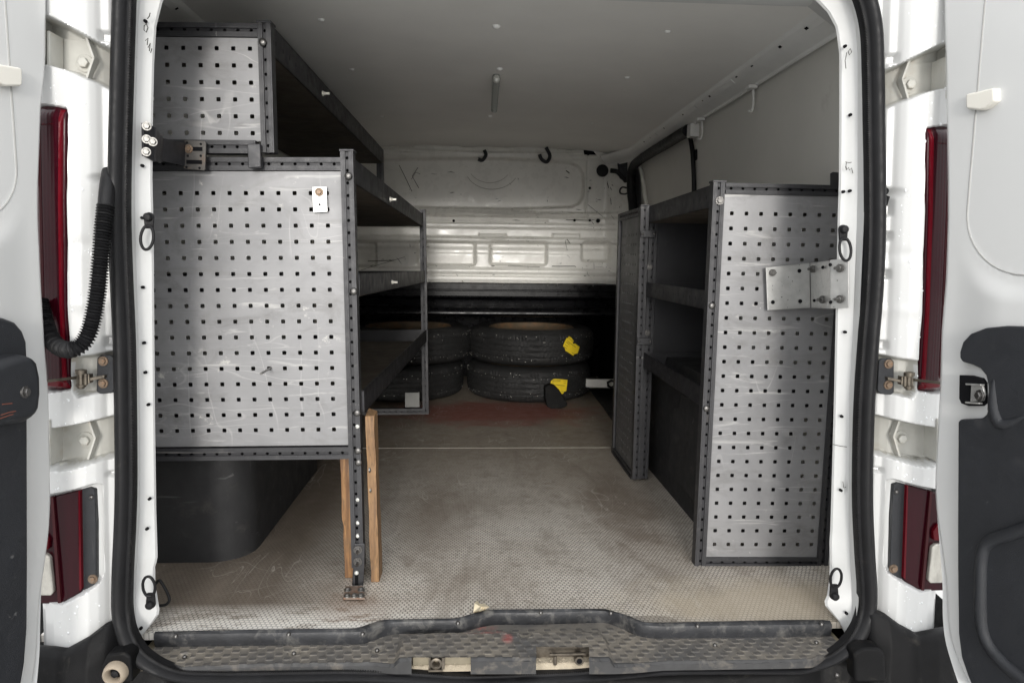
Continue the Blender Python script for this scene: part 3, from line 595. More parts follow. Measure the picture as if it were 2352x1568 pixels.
mb = MB(); p = atY(264, 1546, 1.345); mb.lathe([(0.012, 0.012), (0.0125, -0.006), (0.0165, -0.011), (0.021, -0.008), (0.0235, 0.0), (0.0235, 0.012)], p, 28, ax='Y'); mb.build('buffer_ring', tanring, BMP, smooth=40)
mb = MB(); mb.lathe([(0.0001, -0.004), (0.007, -0.003), (0.010, 0.004), (0.0125, 0.010)], p, 20, ax='Y'); mb.build('buffer_core', rubber, BMP, smooth=40)
mb = MB(); mb.prism([atY(*q, 1.352) for q in [(232, 1530), (245, 1502), (285, 1498), (300, 1508), (304, 1568), (236, 1568)]], (0, 0.04, 0)); mb.build('buffer_block', bumper_m, BMP, bevel=0.006)
mb = MB(); mb.prism([atY(*q, 1.352) for q in [(1962, 1500), (1985, 1487), (2022, 1488), (2035, 1500), (2038, 1568), (1965, 1568)]], (0, 0.04, 0)); mb.build('buffer_block', bumper_m, BMP, bevel=0.008)
inst(B_small, frame(atY(1922, 1549, 1.352), (0, -1, 0)), BMP)

# ---- sill: dusty channel, tread plate, black edge strip
P = []
for x in np.linspace(XM - 0.668, XM + 0.668, 120):
    P.append([(x, 1.396, -0.866), (x, 1.398, -0.860), (x, 1.402, -0.8555 + 0.002 * rng.random()), (x, 1.42, -0.854 + 0.002 * rng.random()), (x, 1.50, -0.850), (x, 1.58, -0.840)])
SIL = MB().grid(P).build('door_sill', sand, VAN, smooth=40)
for sx in (-1, 1):
    mb = MB(); a_, b_ = sorted((XM + sx * 0.60, XM + sx * 0.77)); mb.box(a_, b_, 1.436, 1.62, -0.90, -0.843); mb.build('sill_corner', cream_m, SIL)
mb = MB()
for _ in range(1500):
    x = rng.uniform(-0.70, 0.82); y = 1.398 + abs(rng.normal(0, 0.008)); r = rng.choice([0.0008, 0.0012, 0.0018, 0.003], p=[0.55, 0.3, 0.12, 0.03])
    o = Vector((x, y, -0.8545 + r * 0.4)); e = [Vector(v) * r * rng.uniform(0.6, 1.3) for v in ((1, 0, 0), (-1, 0.3, 0), (0, 1, 0), (0.2, -1, 0), (0, 0, 1))]
    mb.add([o + q for q in e], [(0, 2, 4), (2, 1, 4), (1, 3, 4), (3, 0, 4)])
mb.build('grit', sand, SIL, kind='stuff')

STRIP_B = [(345, 1449), (583, 1444), (822, 1441), (850, 1430), (880, 1421), (1051, 1418), (1087, 1407), (1120, 1398), (1225, 1397), (1359, 1396), (1401, 1400), (1442, 1411), (1478, 1428), (1533, 1428), (1808, 1422), (1903, 1422), (1925, 1438)]
STRIP_F = [(345, 1476), (583, 1473), (831, 1470), (858, 1461), (894, 1447), (1065, 1443), (1092, 1433), (1134, 1425), (1225, 1425), (1393, 1420), (1420, 1430), (1468, 1453), (1511, 1457), (1808, 1453), (1925, 1451)]
def line_at(tab, z, X):
    pts = [atZ(px, py, z) for px, py in tab]; return np.interp(X, [p.x for p in pts], [p.y for p in pts])
xs = np.linspace(atZ(343, 1460, -0.80).x, atZ(1926, 1440, -0.80).x, 260)
ker = np.hanning(9); ker /= ker.sum()
def soft(a): return np.convolve(np.pad(a, 4, 'edge'), ker, 'valid')
yb = soft(line_at(STRIP_B, FZ + 0.006, xs)); yf = soft(line_at(STRIP_F, FZ - 0.016, xs)) + 0.002
sxs, syb = xs.copy(), yb.copy()
P = []
for x, b, f in zip(xs, yb, yf): P.append([(x, b + 0.004, FZ - 0.004), (x, b + 0.001, FZ + 0.005), (x, b - 0.003, FZ + 0.006), (x, f + 0.006, FZ + 0.005), (x, f + 0.001, FZ + 0.002), (x, f - 0.001, FZ - 0.004), (x, f, FZ - 0.017), (x, f + 0.003, FZ - 0.03)])
strip_m = M('edge_strip_rubber', (0.030, 0.031, 0.034), 0.45, 0, 0.3, 18, spec=0.35, bump=0.3, bscale=200, dirt=((0.15, 0.145, 0.135), 30, 0.50, 0.7))
STR = MB().grid(P).build('edge_strip', strip_m, VAN, smooth=35)
for q in ((663, 1456), (833, 1455), (1052, 1430), (1242, 1406), (1403, 1407), (1602, 1437), (1887, 1432), (404, 1460)): inst(B_small, frame(atZ(*q, FZ + 0.0065), (0, 0, 1), (0, 1, 0)), STR)

# tread plate
TZ = -0.838
fe = [(345, 1507), (416, 1533), (583, 1526), (776, 1523), (858, 1523), (905, 1528), (1225, 1528), (1410, 1528), (1456, 1526), (1525, 1520), (1808, 1516), (1864, 1514), (1917, 1497), (1938, 1478)]
nx, ny = 1150, 72
xs = np.linspace(atZ(350, 1490, TZ).x, atZ(1930, 1480, TZ).x, nx)
y1 = soft(line_at(STRIP_F, FZ - 0.02, xs)) + 0.004; y0 = soft(line_at(fe, TZ, xs))
Xt = np.repeat(xs[:, None], ny, 1); T = np.linspace(0, 1, ny)[None, :]; Yt = y1[:, None] * (1 - T) + y0[:, None] * T
Zt = np.full_like(Xt, TZ)
cen_p = [(903, 1532), (914, 1472), (928, 1462), (950, 1458), (1373, 1453), (1393, 1462), (1403, 1489), (1414, 1532)]
q = sdf_poly([tuple(atZ(px, py, TZ + 0.006))[:2] for px, py in cen_p], Xt, Yt); Zt = Zt + 0.014 * ss(-q, -0.002, 0.012)
grime = np.zeros_like(Xt); pad = np.zeros_like(Xt)
for r_ in range(-1, 9):
    yy = 1.378 + r_ * 0.0158
    fx = ((Xt - 0.0145 * r_) / 0.0365 + 200) % 1.0 - 0.5; g = sdf_rr(fx * 0.0365, Yt - yy, -0.0085, 0.0085, -0.0056, 0.0056, 0.0045)
    Zt = Zt + 0.0013 * (1 - ss(g, -0.0012, 0.0008)); pad = np.maximum(pad, 1 - ss(g, -0.001, 0.0003)); grime = np.maximum(grime, 1 - np.clip(np.abs(g - 0.0007) / 0.0008, 0, 1) * 0.9)
Zt = Zt - 0.006 * ss(T, 0.955, 1.0)
for cx, cy in ((424, 1506), (675, 1498), (866, 1492), (1206, 1470), (1642, 1480), (1875, 1474)):
    c = atZ(cx, cy, TZ); g = np.hypot(Xt - c.x, (Yt - c.y)); Zt = Zt - 0.004 * (1 - ss(g, 0.010, 0.014)); grime = np.maximum(grime, (1 - ss(g, 0.010, 0.014)) * 0.8)
red = np.zeros_like(Xt)
for cx, cy, rx, ry in ((1100, 1440, 0.05, 0.02), (1165, 1478, 0.016, 0.028), (1120, 1455, 0.06, 0.012)):
    c = atZ(cx, cy, TZ); red = np.maximum(red, 1 - np.clip(np.hypot((Xt - c.x) / rx, (Yt - c.y) / ry), 0, 1))
Pt = np.stack([Xt, Yt, Zt], -1); pxx, pyy = projn(Pt)
hole = ((pxx > 1231) & (pxx < 1354) & (pyy > 1484)) | ((pxx > 945) & (pxx < 1082) & (pyy > 1508))
mb = MB(); mb.grid(Pt.tolist())
keep = ~(hole[:-1, :-1] & hole[1:, 1:]).ravel()
rowm = [1 if j >= ny - 5 else 0 for i in range(nx - 1) for j in range(ny - 1)]
mb.f, mb.m = [f for f, kp in zip(mb.f, keep) if kp], [q for q, kp in zip(rowm, keep) if kp]
# skirt down to the channel
for i in range(nx - 1):
    if hole[i, -1] and hole[i + 1, -1]: continue
    a, b = Pt[i, -1], Pt[i + 1, -1]; mb.add([a, b, b + np.array([0, -0.001, -0.012 - (b[2] + 0.844)]), a + np.array([0, -0.001, -0.012 - (a[2] + 0.844)])], [(0, 1, 2, 3)], 1)
TRD = mb.build('tread_plate', [tread_m, M('dusty_lip', (0.030, 0.030, 0.031), 0.6, 0, 0.2, 20, dirt=((0.16, 0.14, 0.115), 24, 0.52, 0.7))], VAN, smooth=40)
ca = TRD.data.color_attributes.new('grime', 'FLOAT_COLOR', 'POINT'); nV = len(TRD.data.vertices)
colv = np.zeros((nV, 4), np.float32); colv[:, 3] = 1; colv[:nx * ny, 0] = grime.ravel(); colv[:nx * ny, 1] = red.ravel(); colv[:nx * ny, 2] = pad.ravel(); ca.data.foreach_set('color', colv.ravel())
for q in ((424, 1508), (675, 1500), (866, 1493), (1206, 1471), (1642, 1481), (1875, 1475)): inst(B_small, frame(atZ(*q, TZ - 0.002), (0, 0, 1), (0, 1, 0)), TRD)
# latch recess and striker in the raised middle
ax = [atZ(1229, 1486, TZ + 0.012), atZ(1356, 1486, TZ + 0.012)]
lm = MB(); x0, x1_ = ax[0].x, ax[1].x; yk = ax[0].y + 0.006
lm.box(x0 - 0.003, x0, 1.385, yk, -0.856, -0.825); lm.box(x1_, x1_ + 0.003, 1.385, yk, -0.856, -0.825); lm.box(x0, x1_, yk, yk + 0.003, -0.856, -0.825)
LAT = lm.build('latch_recess', mech, VAN)
lm = MB(); lm.box(x0 + 0.03, x1_ - 0.012, 1.395, 1.400, -0.834, -0.830); lm.cyl((x0 + 0.042, 1.398, -0.856), (x0 + 0.042, 1.398, -0.836), 0.004); lm.cyl((x1_ - 0.026, 1.392, -0.846), (x1_ - 0.026, 1.41, -0.846), 0.010, 16); lm.cyl((x1_ - 0.026, 1.3915, -0.846), (x1_ - 0.026, 1.3925, -0.846), 0.006, 16, mi=1)
lm.build('latch_claw', [mech, black], LAT)
ax = [atZ(946, 1510, TZ + 0.01), atZ(1082, 1510, TZ + 0.01)]
st = MB(); st.box(ax[0].x, ax[1].x, 1.403, 1.409, -0.868, -0.834); st.build('striker_plate', cream_m, LAT, bevel=0.002)
st = MB(); p = atY(1002, 1520, 1.392); st.lathe([(0.006, 0.012), (0.0062, -0.004), (0.0085, -0.007), (0.0125, -0.006), (0.0135, 0.012)], p, 18, ax='Y'); st.box(p.x - 0.016, p.x - 0.012, 1.39, 1.405, p.z - 0.012, p.z + 0.012); st.box(p.x + 0.012, p.x + 0.018, 1.385, 1.405, p.z - 0.012, p.z + 0.014); st.box(p.x - 0.016, p.x + 0.014, 1.384, 1.402, p.z - 0.0165, p.z - 0.0125)
st.build('striker', mech, LAT, smooth=40)

# ---- rear doors, swung open towards the camera
DOORS = {}
TD, Y0D = 0.25, 1.36             # the doors stand open a little past square
def atD(px, py, x):
    sg = -1 if x < 0 else 1; q = ray(px, py); return q * ((x + sg * TD * Y0D) / (q.x + sg * TD * q.y))
def dx_(x, y): return x + (-1 if x < 0 else 1) * TD * (Y0D - y)
gap_m = M('grey_sealant', (0.30, 0.30, 0.29), 0.6)
def door(side, xd, edge, rr):
    zs = np.linspace(-1.08, 0.80, 240); rows = []
    sv = np.r_[np.linspace(0, 0.24, 150), np.linspace(0.25, 0.74, 18)]
    xe = xd + side * 0.012; De = soft(np.interp(-zs, [-atD(px, py, xe).z for py, px in edge], [atD(px, py, xe).y for py, px in edge]))
    Dn = De[:, None] - sv[None, :]; Zn = np.repeat(zs[:, None], len(sv), 1)
    g = sdf_rr(Dn, Zn, *rr); h = -0.0012 * ss(-g, -0.001, 0.001) + 0.010 * ss(np.repeat(sv[None, :], len(zs), 0), 0.0, 0.016) - 0.010
    h = h + 0.012 * (ss(g, 0.010, 0.05) * ss(-Zn, -0.35, 0.05)) * ss(np.repeat(sv[None, :], len(zs), 0), 0.03, 0.14)
    h[:, 0] -= 0.004
    k = -side                    # towards the aisle
    Xn = xd + side * TD * (Y0D - Dn) + k * h
    pre = np.stack([np.full(len(zs), xd - k * 0.075), De - 0.012, zs], -1)[:, None, :], np.stack([np.full(len(zs), xd - k * 0.060), De + 0.004, zs], -1)[:, None, :], np.stack([np.full(len(zs), xd - k * 0.024), De + 0.004, zs], -1)[:, None, :]
    post = np.stack([np.full(len(zs), xd + side * TD * (Y0D - 0.62) - k * 0.075), De - 0.74, zs], -1)[:, None, :]
    P = np.concatenate([*pre, np.stack([Xn, Dn, Zn], -1), post, pre[0]], 1)
    D = MB().grid(P.tolist()).build('rear_door', paint, VAN, smooth=50)
    x0, x1, z0, z1, rad = rr; arc = [(x1, z1)] + [(x1 - rad + rad * math.cos(a), z0 + rad - rad * math.sin(a)) for a in np.linspace(0, math.pi / 2, 12)] + [(x0 + 0.05, z0)]
    MB().tube([Vector((xd + side * TD * (Y0D - y) + side * 0.0004, y, z)) for y, z in arc], 0.0014, 6).build('panel_gap', gap_m, D)
    DOORS[side] = D; return D
def onX(pts, x): return [atD(px, py, x) for px, py in pts]
DL = door(-1, -0.80, [(-200, 105), (0, 104), (145, 103), (237, 93), (430, 86), (500, 86), (640, 92), (758, 99), (900, 110), (1090, 113.5), (1150, 114.5), (1219, 111), (1300, 100), (1356, 91), (1430, 86), (1491, 83), (1530, 78), (1568, 72), (1700, 45)], (0.70, atD(26, 200, -0.80).y, atD(0, 512, -0.80).z, 0.74, 0.10))
DR = door(1, 0.92, [(-200, 2168), (0, 2170), (275, 2175.5), (413, 2178), (510, 2178), (640, 2174), (758, 2164), (896, 2160), (1034, 2152), (1100, 2149), (1165, 2151), (1240, 2162), (1340, 2175.5), (1420, 2178), (1470, 2186), (1512, 2203), (1568, 2230), (1700, 2300)], (0.60, atD(2241, 250, 0.92).y, atD(2352, 606, 0.92).z - 0.02, 0.74, 0.12))
# left trim
xt = -0.80 + 0.006; xf_ = xt + 0.016
e = onX([(-20, 728), (12, 730), (38, 740), (55, 760), (64, 785), (66, 830), (66.5, 1000), (67, 1300), (66, 1440), (60, 1520), (52, 1568), (40, 1620)], xf_)
poly = e + [Vector((dx_(xf_, 0.68), 0.68, e[-1].z)), Vector((dx_(xf_, 0.68), 0.68, e[0].z + 0.02))]
MB().prism(poly, (-0.016, 0, 0)).build('door_trim', trim, DL, bevel=0.007, seg=3)
e = onX([(-20, 838), (18, 824), (55, 813), (80, 815), (94, 832), (101, 865), (102, 905), (98, 938), (88, 958), (66, 970), (30, 976), (-20, 980)], xt + 0.050)
HD = MB().prism(e, (-0.050, 0, 0)).build('door_handle', trim, DL, bevel=0.016, seg=4)
inst(B_hexd, frame(atD(58, 900, xt + 0.050), (1, 0, 0)), HD, 'screw')
for pts in ([(2, 953), (20, 947), (36, 944)], [(-4, 962), (20, 954), (30, 951)], [(5, 928), (28, 926)]):
    MB().tube(onX(pts, xt + 0.0503), 0.0010, 5).build('scuff_mark', M('orange_scuff', (0.13, 0.04, 0.025), 0.7) if 'orange_scuff' not in MATS else MATS['orange_scuff'], HD)
MB().prism(onX([(-10, 146), (14, 150), (50, 156), (53, 162), (53, 196), (48, 199), (14, 199), (-10, 190)], -0.786), (-0.018, 0, 0)).build('bump_stop', beige, DL, bevel=0.004)
# right trim
xr = 0.92 - 0.004; xq = xr - 0.016
e = onX([(2352, 749), (2310, 748), (2262, 753), (2228, 766), (2210, 785), (2203, 808), (2203, 822), (2209, 831), (2233, 838), (2250, 846), (2263, 862), (2268, 887), (2268, 937), (2264, 951), (2254, 960), (2205, 962), (2199, 968), (2198, 1190), (2198, 1301), (2200, 1453), (2207, 1508), (2222, 1552), (2236, 1585)], xq)
poly = e + [Vector((dx_(xq, 0.66), 0.66, e[-1].z)), Vector((dx_(xq, 0.66), 0.66, e[0].z))]
MB().prism(poly, (0.018, 0, 0)).build('door_trim', trim, DR, bevel=0.006, seg=3)
pr = smooth_path(onX([(2420, 1190), (2330, 1222), (2275, 1242), (2258, 1270), (2254, 1340), (2256, 1430), (2272, 1480), (2310, 1525), (2370, 1575)], xr - 0.016), 6)
MB().tube(pr, 0.012, 10).build('pocket_rim', trim, DR, smooth=60)
pr = smooth_path(onX([(2287, 858), (2283, 900), (2286, 945), (2300, 972), (2330, 968), (2380, 940)], xr - 0.012), 6)
MB().tube(pr, [0.002 + 0.010 * math.sin(math.pi * i / (len(pr) - 1)) for i in range(len(pr))], 10).build('pull_grip', trim, DR, smooth=60)
xl = xr - 0.014
LR = MB().prism(onX([(2204, 861), (2225, 862), (2252, 868), (2260, 878), (2261, 925), (2252, 932), (2225, 932), (2208, 926), (2203, 915)], xl), (0.012, 0, 0)).build('latch_opening', black, DR)
lt = MB(); lt.prism(onX([(2235, 884), (2261, 886), (2266, 905), (2262, 920), (2233, 922)], xl - 0.001), (-0.004, 0, 0)); lt.prism(onX([(2226, 880), (2262, 882), (2262, 886), (2227, 884)], xl - 0.0005), (-0.008, 0, 0)); lt.prism(onX([(2225, 922), (2258, 924), (2258, 928), (2226, 926)], xl - 0.0005), (-0.008, 0, 0))
lt.build('latch', galv, LR, bevel=0.0008)
inst(B_hexd, frame(atD(2250, 908, xl - 0.0055), (-1, 0, 0)), LR)
MB().prism(onX([(2217, 216), (2250, 209), (2282, 201), (2284, 232), (2262, 250), (2250, 254), (2221, 251), (2217, 247)], 0.908), (0.016, 0, 0)).build('bump_stop', beige, DR, bevel=0.004)
for pts in ([(2298, 745), (2308, 725), (2316, 705), (2322, 690)], [(2240, 645), (2250, 632), (2258, 625)], [(2318, 700), (2310, 722)]):
    MB().tube(onX(pts, 0.9225), [0.0008, 0.0022, 0.002, 0.0006][:len(pts)], 5).build('scuff_mark', MATS['black_ink'], DR)

# ---- corrugated wiring hose, left
path = smooth_path([atY(px, py, d) for px, py, d in [(250, 395, 1.43), (247, 425, 1.405), (243, 470, 1.39), (236, 540, 1.375), (230, 610, 1.365), (221, 690, 1.355), (207, 755, 1.345), (188, 790, 1.335), (162, 803, 1.33), (136, 797, 1.35), (117, 778, 1.365), (103, 742, 1.38), (90, 690, 1.395)]], 22)
rs = []; s_ = 0
for i, p in enumerate(path):
    if i: s_ += (p - path[i - 1]).length
    rs.append(0.0135 if s_ < 0.085 else 0.0150 + 0.0020 * math.sin(s_ / 0.0042 * 2 * math.pi))
dense = []; dr = []
tot = 0; acc = [0]
for a, b in zip(path, path[1:]): tot += (b - a).length; acc.append(tot)
for s_ in np.arange(0, tot, 0.00105):
    i = min(int(np.searchsorted(acc, s_, 'right')) - 1, len(path) - 2); t = (s_ - acc[i]) / (acc[i + 1] - acc[i])
    dense.append(path[i].lerp(path[i + 1], t)); dr.append(0.0125 + 0.0015 * min(1, s_ / 0.05) if s_ < 0.082 else 0.0138 + 0.0026 * math.sin((s_ - 0.082) / 0.0056 * 2 * math.pi))
MB().tube(dense, dr, 16).build('wiring_hose', rubber, VAN, smooth=70)
MB().tube([atY(2030, 440, 1.44), atY(2032, 452, 1.425), atY(2027, 470, 1.44)], 0.010, 12).build('wiring_grommet', rubber, VAN, smooth=60)

# ---- load space: floor, walls, roof lining
fx = np.linspace(-0.93, 2 * XM + 0.94, 330); fy = np.interp(fx, sxs, syb) + 0.002
mb = MB(); mb.grid([[(x, y, FZ - 0.015), (x, y, FZ), (x, y + 0.4, FZ), (x, 3.0, FZ), (x, 5.0, FZ)] for x, y in zip(fx, fy)])
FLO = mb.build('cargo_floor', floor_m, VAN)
seam = M('pale_seam', (0.42, 0.40, 0.35), 0.7)
mb = MB(); zs_ = atZ(1150, 1028, FZ).y; mb.box(-0.62, 0.80, zs_ - 0.0022, zs_ + 0.0022, FZ, FZ + 0.001); mb.build('floor_joint', seam, FLO)
WX = 0.905
def wallx(z): return WX - 0.022 * float(ss(np.array(z), 0.05, 0.62)) - 0.0
for s in (-1, 1):
    P = []
    for z in np.linspace(FZ, 0.70, 30):
        P.append([(XM + s * wallx(z), y, z) for y in ((1.60, 2.0, 3.03) if s > 0 else (1.60, 2.2, 3.2, 4.3))])
    MB().grid(P).build('wall_lining', wall_l, VAN, smooth=50)
# sliding door inner face, behind a rubber seal
P = []
for z in np.linspace(-0.75, 0.60, 30): P.append([(XM + wallx(z) + 0.02, y, z) for y in (3.03, 3.06, 3.5, 4.1)])
SLD = MB().grid(P).build('sliding_door', wall_l, VAN, smooth=50)
def wp(px, py, off=0.0):
    p = atX(px, py, XM + 0.86)
    for _ in range(6): p = atX(px, py, XM + wallx(p.z) - off)
    return p
MB().tube(smooth_path([wp(*q, 0.030) for q in [(1580, 300), (1540, 324), (1500, 348), (1472, 366), (1456, 381), (1450, 403), (1450, 440), (1454, 480), (1456, 560), (1456, 700)]], 8), 0.026, 12).build('door_seal', rubber, SLD, smooth=60)
MB().tube(smooth_path([wp(*q, 0.012) for q in [(1578, 285), (1584, 310), (1590, 345), (1593, 390), (1594, 440), (1592, 520)]], 8), 0.010, 10).build('door_seal', rubber, SLD, smooth=60)
MB().obox(wp(1446, 395, 0.03), (0.0, -0.12, 0.02), (0, 0, 0.05), (0.03, 0, 0)).build('door_lock', trim, SLD, bevel=0.006)
MB().obox(wp(1592, 372, 0.004), (0, -0.05, 0), (0, 0, 0.055), (0.02, 0, 0)).build('door_buffer', trim, SLD, bevel=0.01)
MB().tube(smooth_path([wp(*q, 0.005) for q in [(1466, 372), (1475, 400), (1484, 470), (1490, 560)]], 6), 0.012, 8).build('door_edge', bulk_w, SLD, smooth=60)
# roof lining
CZ = 0.684
P = []
for y in np.linspace(1.62, 4.32, 30):
    P.append([(XM + t * 0.82, y, CZ - 0.06 * abs(t) ** 6) for t in np.linspace(-1, 1, 40)])
ROF = MB().grid(P).build('roof_lining', lining, VAN, smooth=60)
for q in ((738, 43), (808, 157), (1148, 158), (1533, 70), (1441, 176), (1126, 266), (878, 266), (1361, 281), (1140, 60)):
    p = atZ(*q, CZ); inst(B_rivet, frame((p.x, p.y, CZ - 0.0005), (0, 0, -1), (0, 1, 0)), ROF)
p0, p1 = atZ(1140, 185, CZ - 0.02), atY(1133, 234, atZ(1137, 185, CZ).y + 0.12)
mb = MB(); mb.tube([p0 + Vector((0, 0, 0.02)), p0, p0 + Vector((-0.002, 0.09, -0.035)), p0 + Vector((-0.003, 0.16, -0.075))], [0.012, 0.014, 0.013, 0.012], 14); LP = mb.build('roof_peg', tube_m, ROF, smooth=50)
mb = MB(); mb.lathe([(0.0001, -0.014), (0.008, -0.012), (0.013, -0.006), (0.015, 0.002), (0.013, 0.010), (0.006, 0.015)], p0 + Vector((0, -0.012, 0.0)), 16, ax='Z'); mb.build('peg_cap', whitescrew, LP, smooth=60)
mb = MB(); mb.box(XM - 1.0, XM + 1.0, 1.5, 4.9, 0.80, 0.83); mb.build('roof_skin', paint, VAN)
mb = MB(); mb.box(XM - 1.0, XM + 1.05, 4.92, 4.96, -1.05, 0.83); mb.build('light_stop', black, VAN)  # added unseen panel, keeps light from leaking in at the front
mb = MB(); mb.box(XM - 0.93, XM + 0.94, 1.60, 4.95, -1.0, -0.97); mb.build('underbody', black, VAN)
# roof rails along both sides: a pressed channel in two folds
for s in (-1, 1):
    sec = [(0.790, 0.640), (0.797, 0.626), (0.801, 0.622), (0.821, 0.609), (0.827, 0.607), (0.858, 0.593), (0.862, 0.586), (0.867, 0.584), (0.870, 0.590), (0.870, 0.604), (0.90, 0.612)]
    ys = np.linspace(1.60, 4.28, 40); P = []
    for y in ys:
        inn = 0.10 * max(0, (y - 3.95) / 0.33) ** 1.4 if s > 0 else 0
        P.append([(XM + s * (a - inn), y, b) for a, b in sec])
    RL = MB().grid(P).build('roof_rail', rail_p, VAN, smooth=28)
    for y in (1.68, 1.86, 2.02, 2.22, 2.35, 2.62, 2.7, 2.95, 3.25, 3.5, 3.62):
        h = rng.choice([0.005, 0.008]); wd = rng.choice([0.007, 0.015])
        mb = MB(); a, b = Vector((XM + s * 0.8035, y, 0.6204)), Vector((XM + s * 0.8125, y, 0.6145)); nrm = Vector((-s * 0.545, 0, -0.84)) * 0.0012
        mb.obox(a + nrm, (0, wd, 0), (b - a) * (h / 0.0105), nrm * 0.5); mb.build('rail_slot', black, RL)
    for y in (1.75, 2.40, 2.80, 3.4):
        mb = MB(); a, b = Vector((XM + s * 0.8025, y, 0.621)), Vector((XM + s * 0.8185, y, 0.6105)); nrm = Vector((-s * 0.545, 0, -0.84)) * 0.003
        mb.obox(a + nrm, (0, 0.10, 0), b - a, -nrm); mb.build('rail_tab', rail_p, RL, bevel=0.002)
    for y in (2.33, 2.86):
        if s < 0: continue
        mb = MB(); x = XM + s * 0.868; z = 0.592
        mb.box(min(x, x - s * 0.03), max(x, x - s * 0.03), y, y + 0.035, z - 0.014, z - 0.004); mb.tube(smooth_path([(x - s * 0.004, y + 0.03, z - 0.008), (x, y + 0.03, z - 0.055), (x - s * 0.006, y + 0.026, z - 0.082), (x - s * 0.02, y + 0.02, z - 0.084)], 4), 0.004, 8); mb.build('rail_hook', rail_p, RL, bevel=0.001)
    if s > 0:
        mb = MB(); mb.box(XM + 0.846, XM + 0.895, 2.98, 3.03, 0.535, 0.59); mb.build('seal_bracket', rail_p, RL, bevel=0.003)

# ---- bulkhead: pressed panel with window recess, ribs and fields
BD = 4.30
def bk(px, py): p = atY(px, py, BD); return p.x, p.z
bx = np.arange(-0.86, 0.93, 0.0058); bz = np.arange(-0.135, 0.74, 0.0050)
X, Z = np.meshgrid(bx, bz); D = np.full_like(X, BD)
poly = [bk(*q) for q in [(600, 368), (900, 366), (1050, 364), (1167, 365), (1250, 369), (1310, 373), (1330, 382), (1340, 398), (1342, 425), (1339, 452), (1330, 468), (1312, 476), (1167, 481), (1000, 478), (600, 470)]]
q = sdf_poly(poly, X, Z); D = D + 0.030 * ss(-q, -0.008, 0.012)
D = D - 0.010 * np.exp(-((Z - bk(1150, 352)[1] - 0.012 * ((X - 0.1) / 0.6) ** 2) / 0.006) ** 2)
for py, amp, wd in ((352, 0.014, 0.010), (487, 0.022, 0.008), (513, 0.012, 0.006), (546, 0.026, 0.008), (571, -0.004, 0.01), (617, 0.016, 0.010), (634, 0.010, 0.006)):   # steps outwards going down
    zz = bk(1150, py)[1]; D = D - amp * (1 - ss(Z, zz - wd, zz + wd)) + amp * (1 - ss(Z, zz - wd - 0.03, zz - 0.03 + wd)) * 0.75
for x0, x1_, y0, y1_ in ((700, 865, 556, 610), (958, 1092, 556, 608), (1125, 1256, 556, 608), (1335, 1400, 556, 600)):
    a, b = bk(x0, y1_), bk(x1_, y0); q = sdf_rr(X, Z, a[0], b[0], a[1], b[1], 0.02); D = D + 0.030 * ss(-q, -0.008, 0.012)
for y in (494, 507):                                                          # two long beads
    zz = bk(1150, y)[1]; D = D - 0.006 * np.exp(-((Z - zz) / 0.006) ** 2) * (1 - ss(X, bk(1255, y)[0], bk(1260, y)[0]))
zz = bk(1100, 490)[1]; D = D - 0.010 * np.exp(-((Z - zz - 0.028 * np.clip(1 - np.abs(X - bk(1080, 490)[0]) / 0.5, -1, 1) * -0.6) / 0.005) ** 2)
for x0, x1_, y0, y1_, a in ((1163, 1230, 485, 496, -0.008), (892, 935, 485, 497, -0.008), (1100, 1162, 538, 548, -0.010), (1268, 1330, 538, 548, -0.010), (916, 949, 325, 337, 0.02), (1055, 1094, 325, 337, 0.02), (1140, 1179, 325, 338, 0.02), (1281, 1317, 332, 344, 0.02), (925, 962, 352, 362, -0.005), (1340, 1402, 356, 368, -0.005)):
    p, r = bk(x0, y1_), bk(x1_, y0); q = sdf_rr(X, Z, p[0], r[0], p[1], r[1], 0.004); D = D + a * ss(-q, -0.004, 0.004)
vx = bk(1349, 400)[0]; D = D + 0.006 * np.exp(-((X - vx) / 0.006) ** 2) * (Z > bk(1349, 505)[1])        # vertical joint
D = D - 0.05 * ss(X, bk(1385, 500)[0], bk(1420, 500)[0]) * ss(Z, -0.2, 0.1) - 0.10 * ss(X, bk(1412, 500)[0], bk(1450, 500)[0]) - 0.12 * (1 - ss(X, -0.84, -0.72))
D = D + 0.0015 * np.sin(X * 9 + Z * 5) * np.sin(Z * 13)
mb = MB(); mb.grid(np.stack([X, D, Z], -1).tolist()); BLK = mb.build('bulkhead', bulk_w, VAN, smooth=50)
def bo(px, py, off=0.02): return atY(px, py, BD - off)
for pts in ([(1112, 345), (1116, 356), (1108, 368), (1098, 366)], [(1254, 339), (1263, 358), (1256, 372), (1244, 366), (1239, 355)]):
    MB().tube(smooth_path([bo(*q, 0.05) for q in pts], 5), 0.011, 10).build('coat_hook', trim, BLK, smooth=60)
MB().add([bo(*q, 0.012) for q in [(1339, 338), (1352, 340), (1372, 347), (1385, 351), (1410, 352), (1424, 357), (1422, 366), (1395, 371), (1362, 364), (1342, 356)]], [tuple(range(10))]).build('cable_opening', black, BLK)
MB().prism([bo(*q, 0.03) for q in [(1358, 341), (1392, 350), (1404, 368), (1390, 372), (1372, 358)]], (0, 0.006, 0)).build('wiring_plate', bulk_w, BLK, bevel=0.003)
mb = MB(); c_ = bo(1384, 392, 0.060); mb.lathe([(0.0001, 0), (0.035, 0.001), (0.037, 0.004)], c_, 20, ax='Y'); mb.build('rubber_plug', rubber, BLK)
MB().tube(smooth_path([bo(*q, 0.09) for q in [(1402, 392), (1416, 394), (1425, 402), (1436, 412), (1452, 413)]], 5), [0.014] * 15 + [0.02] * 6, 10).build('cable_boot', rubber, BLK, smooth=60)
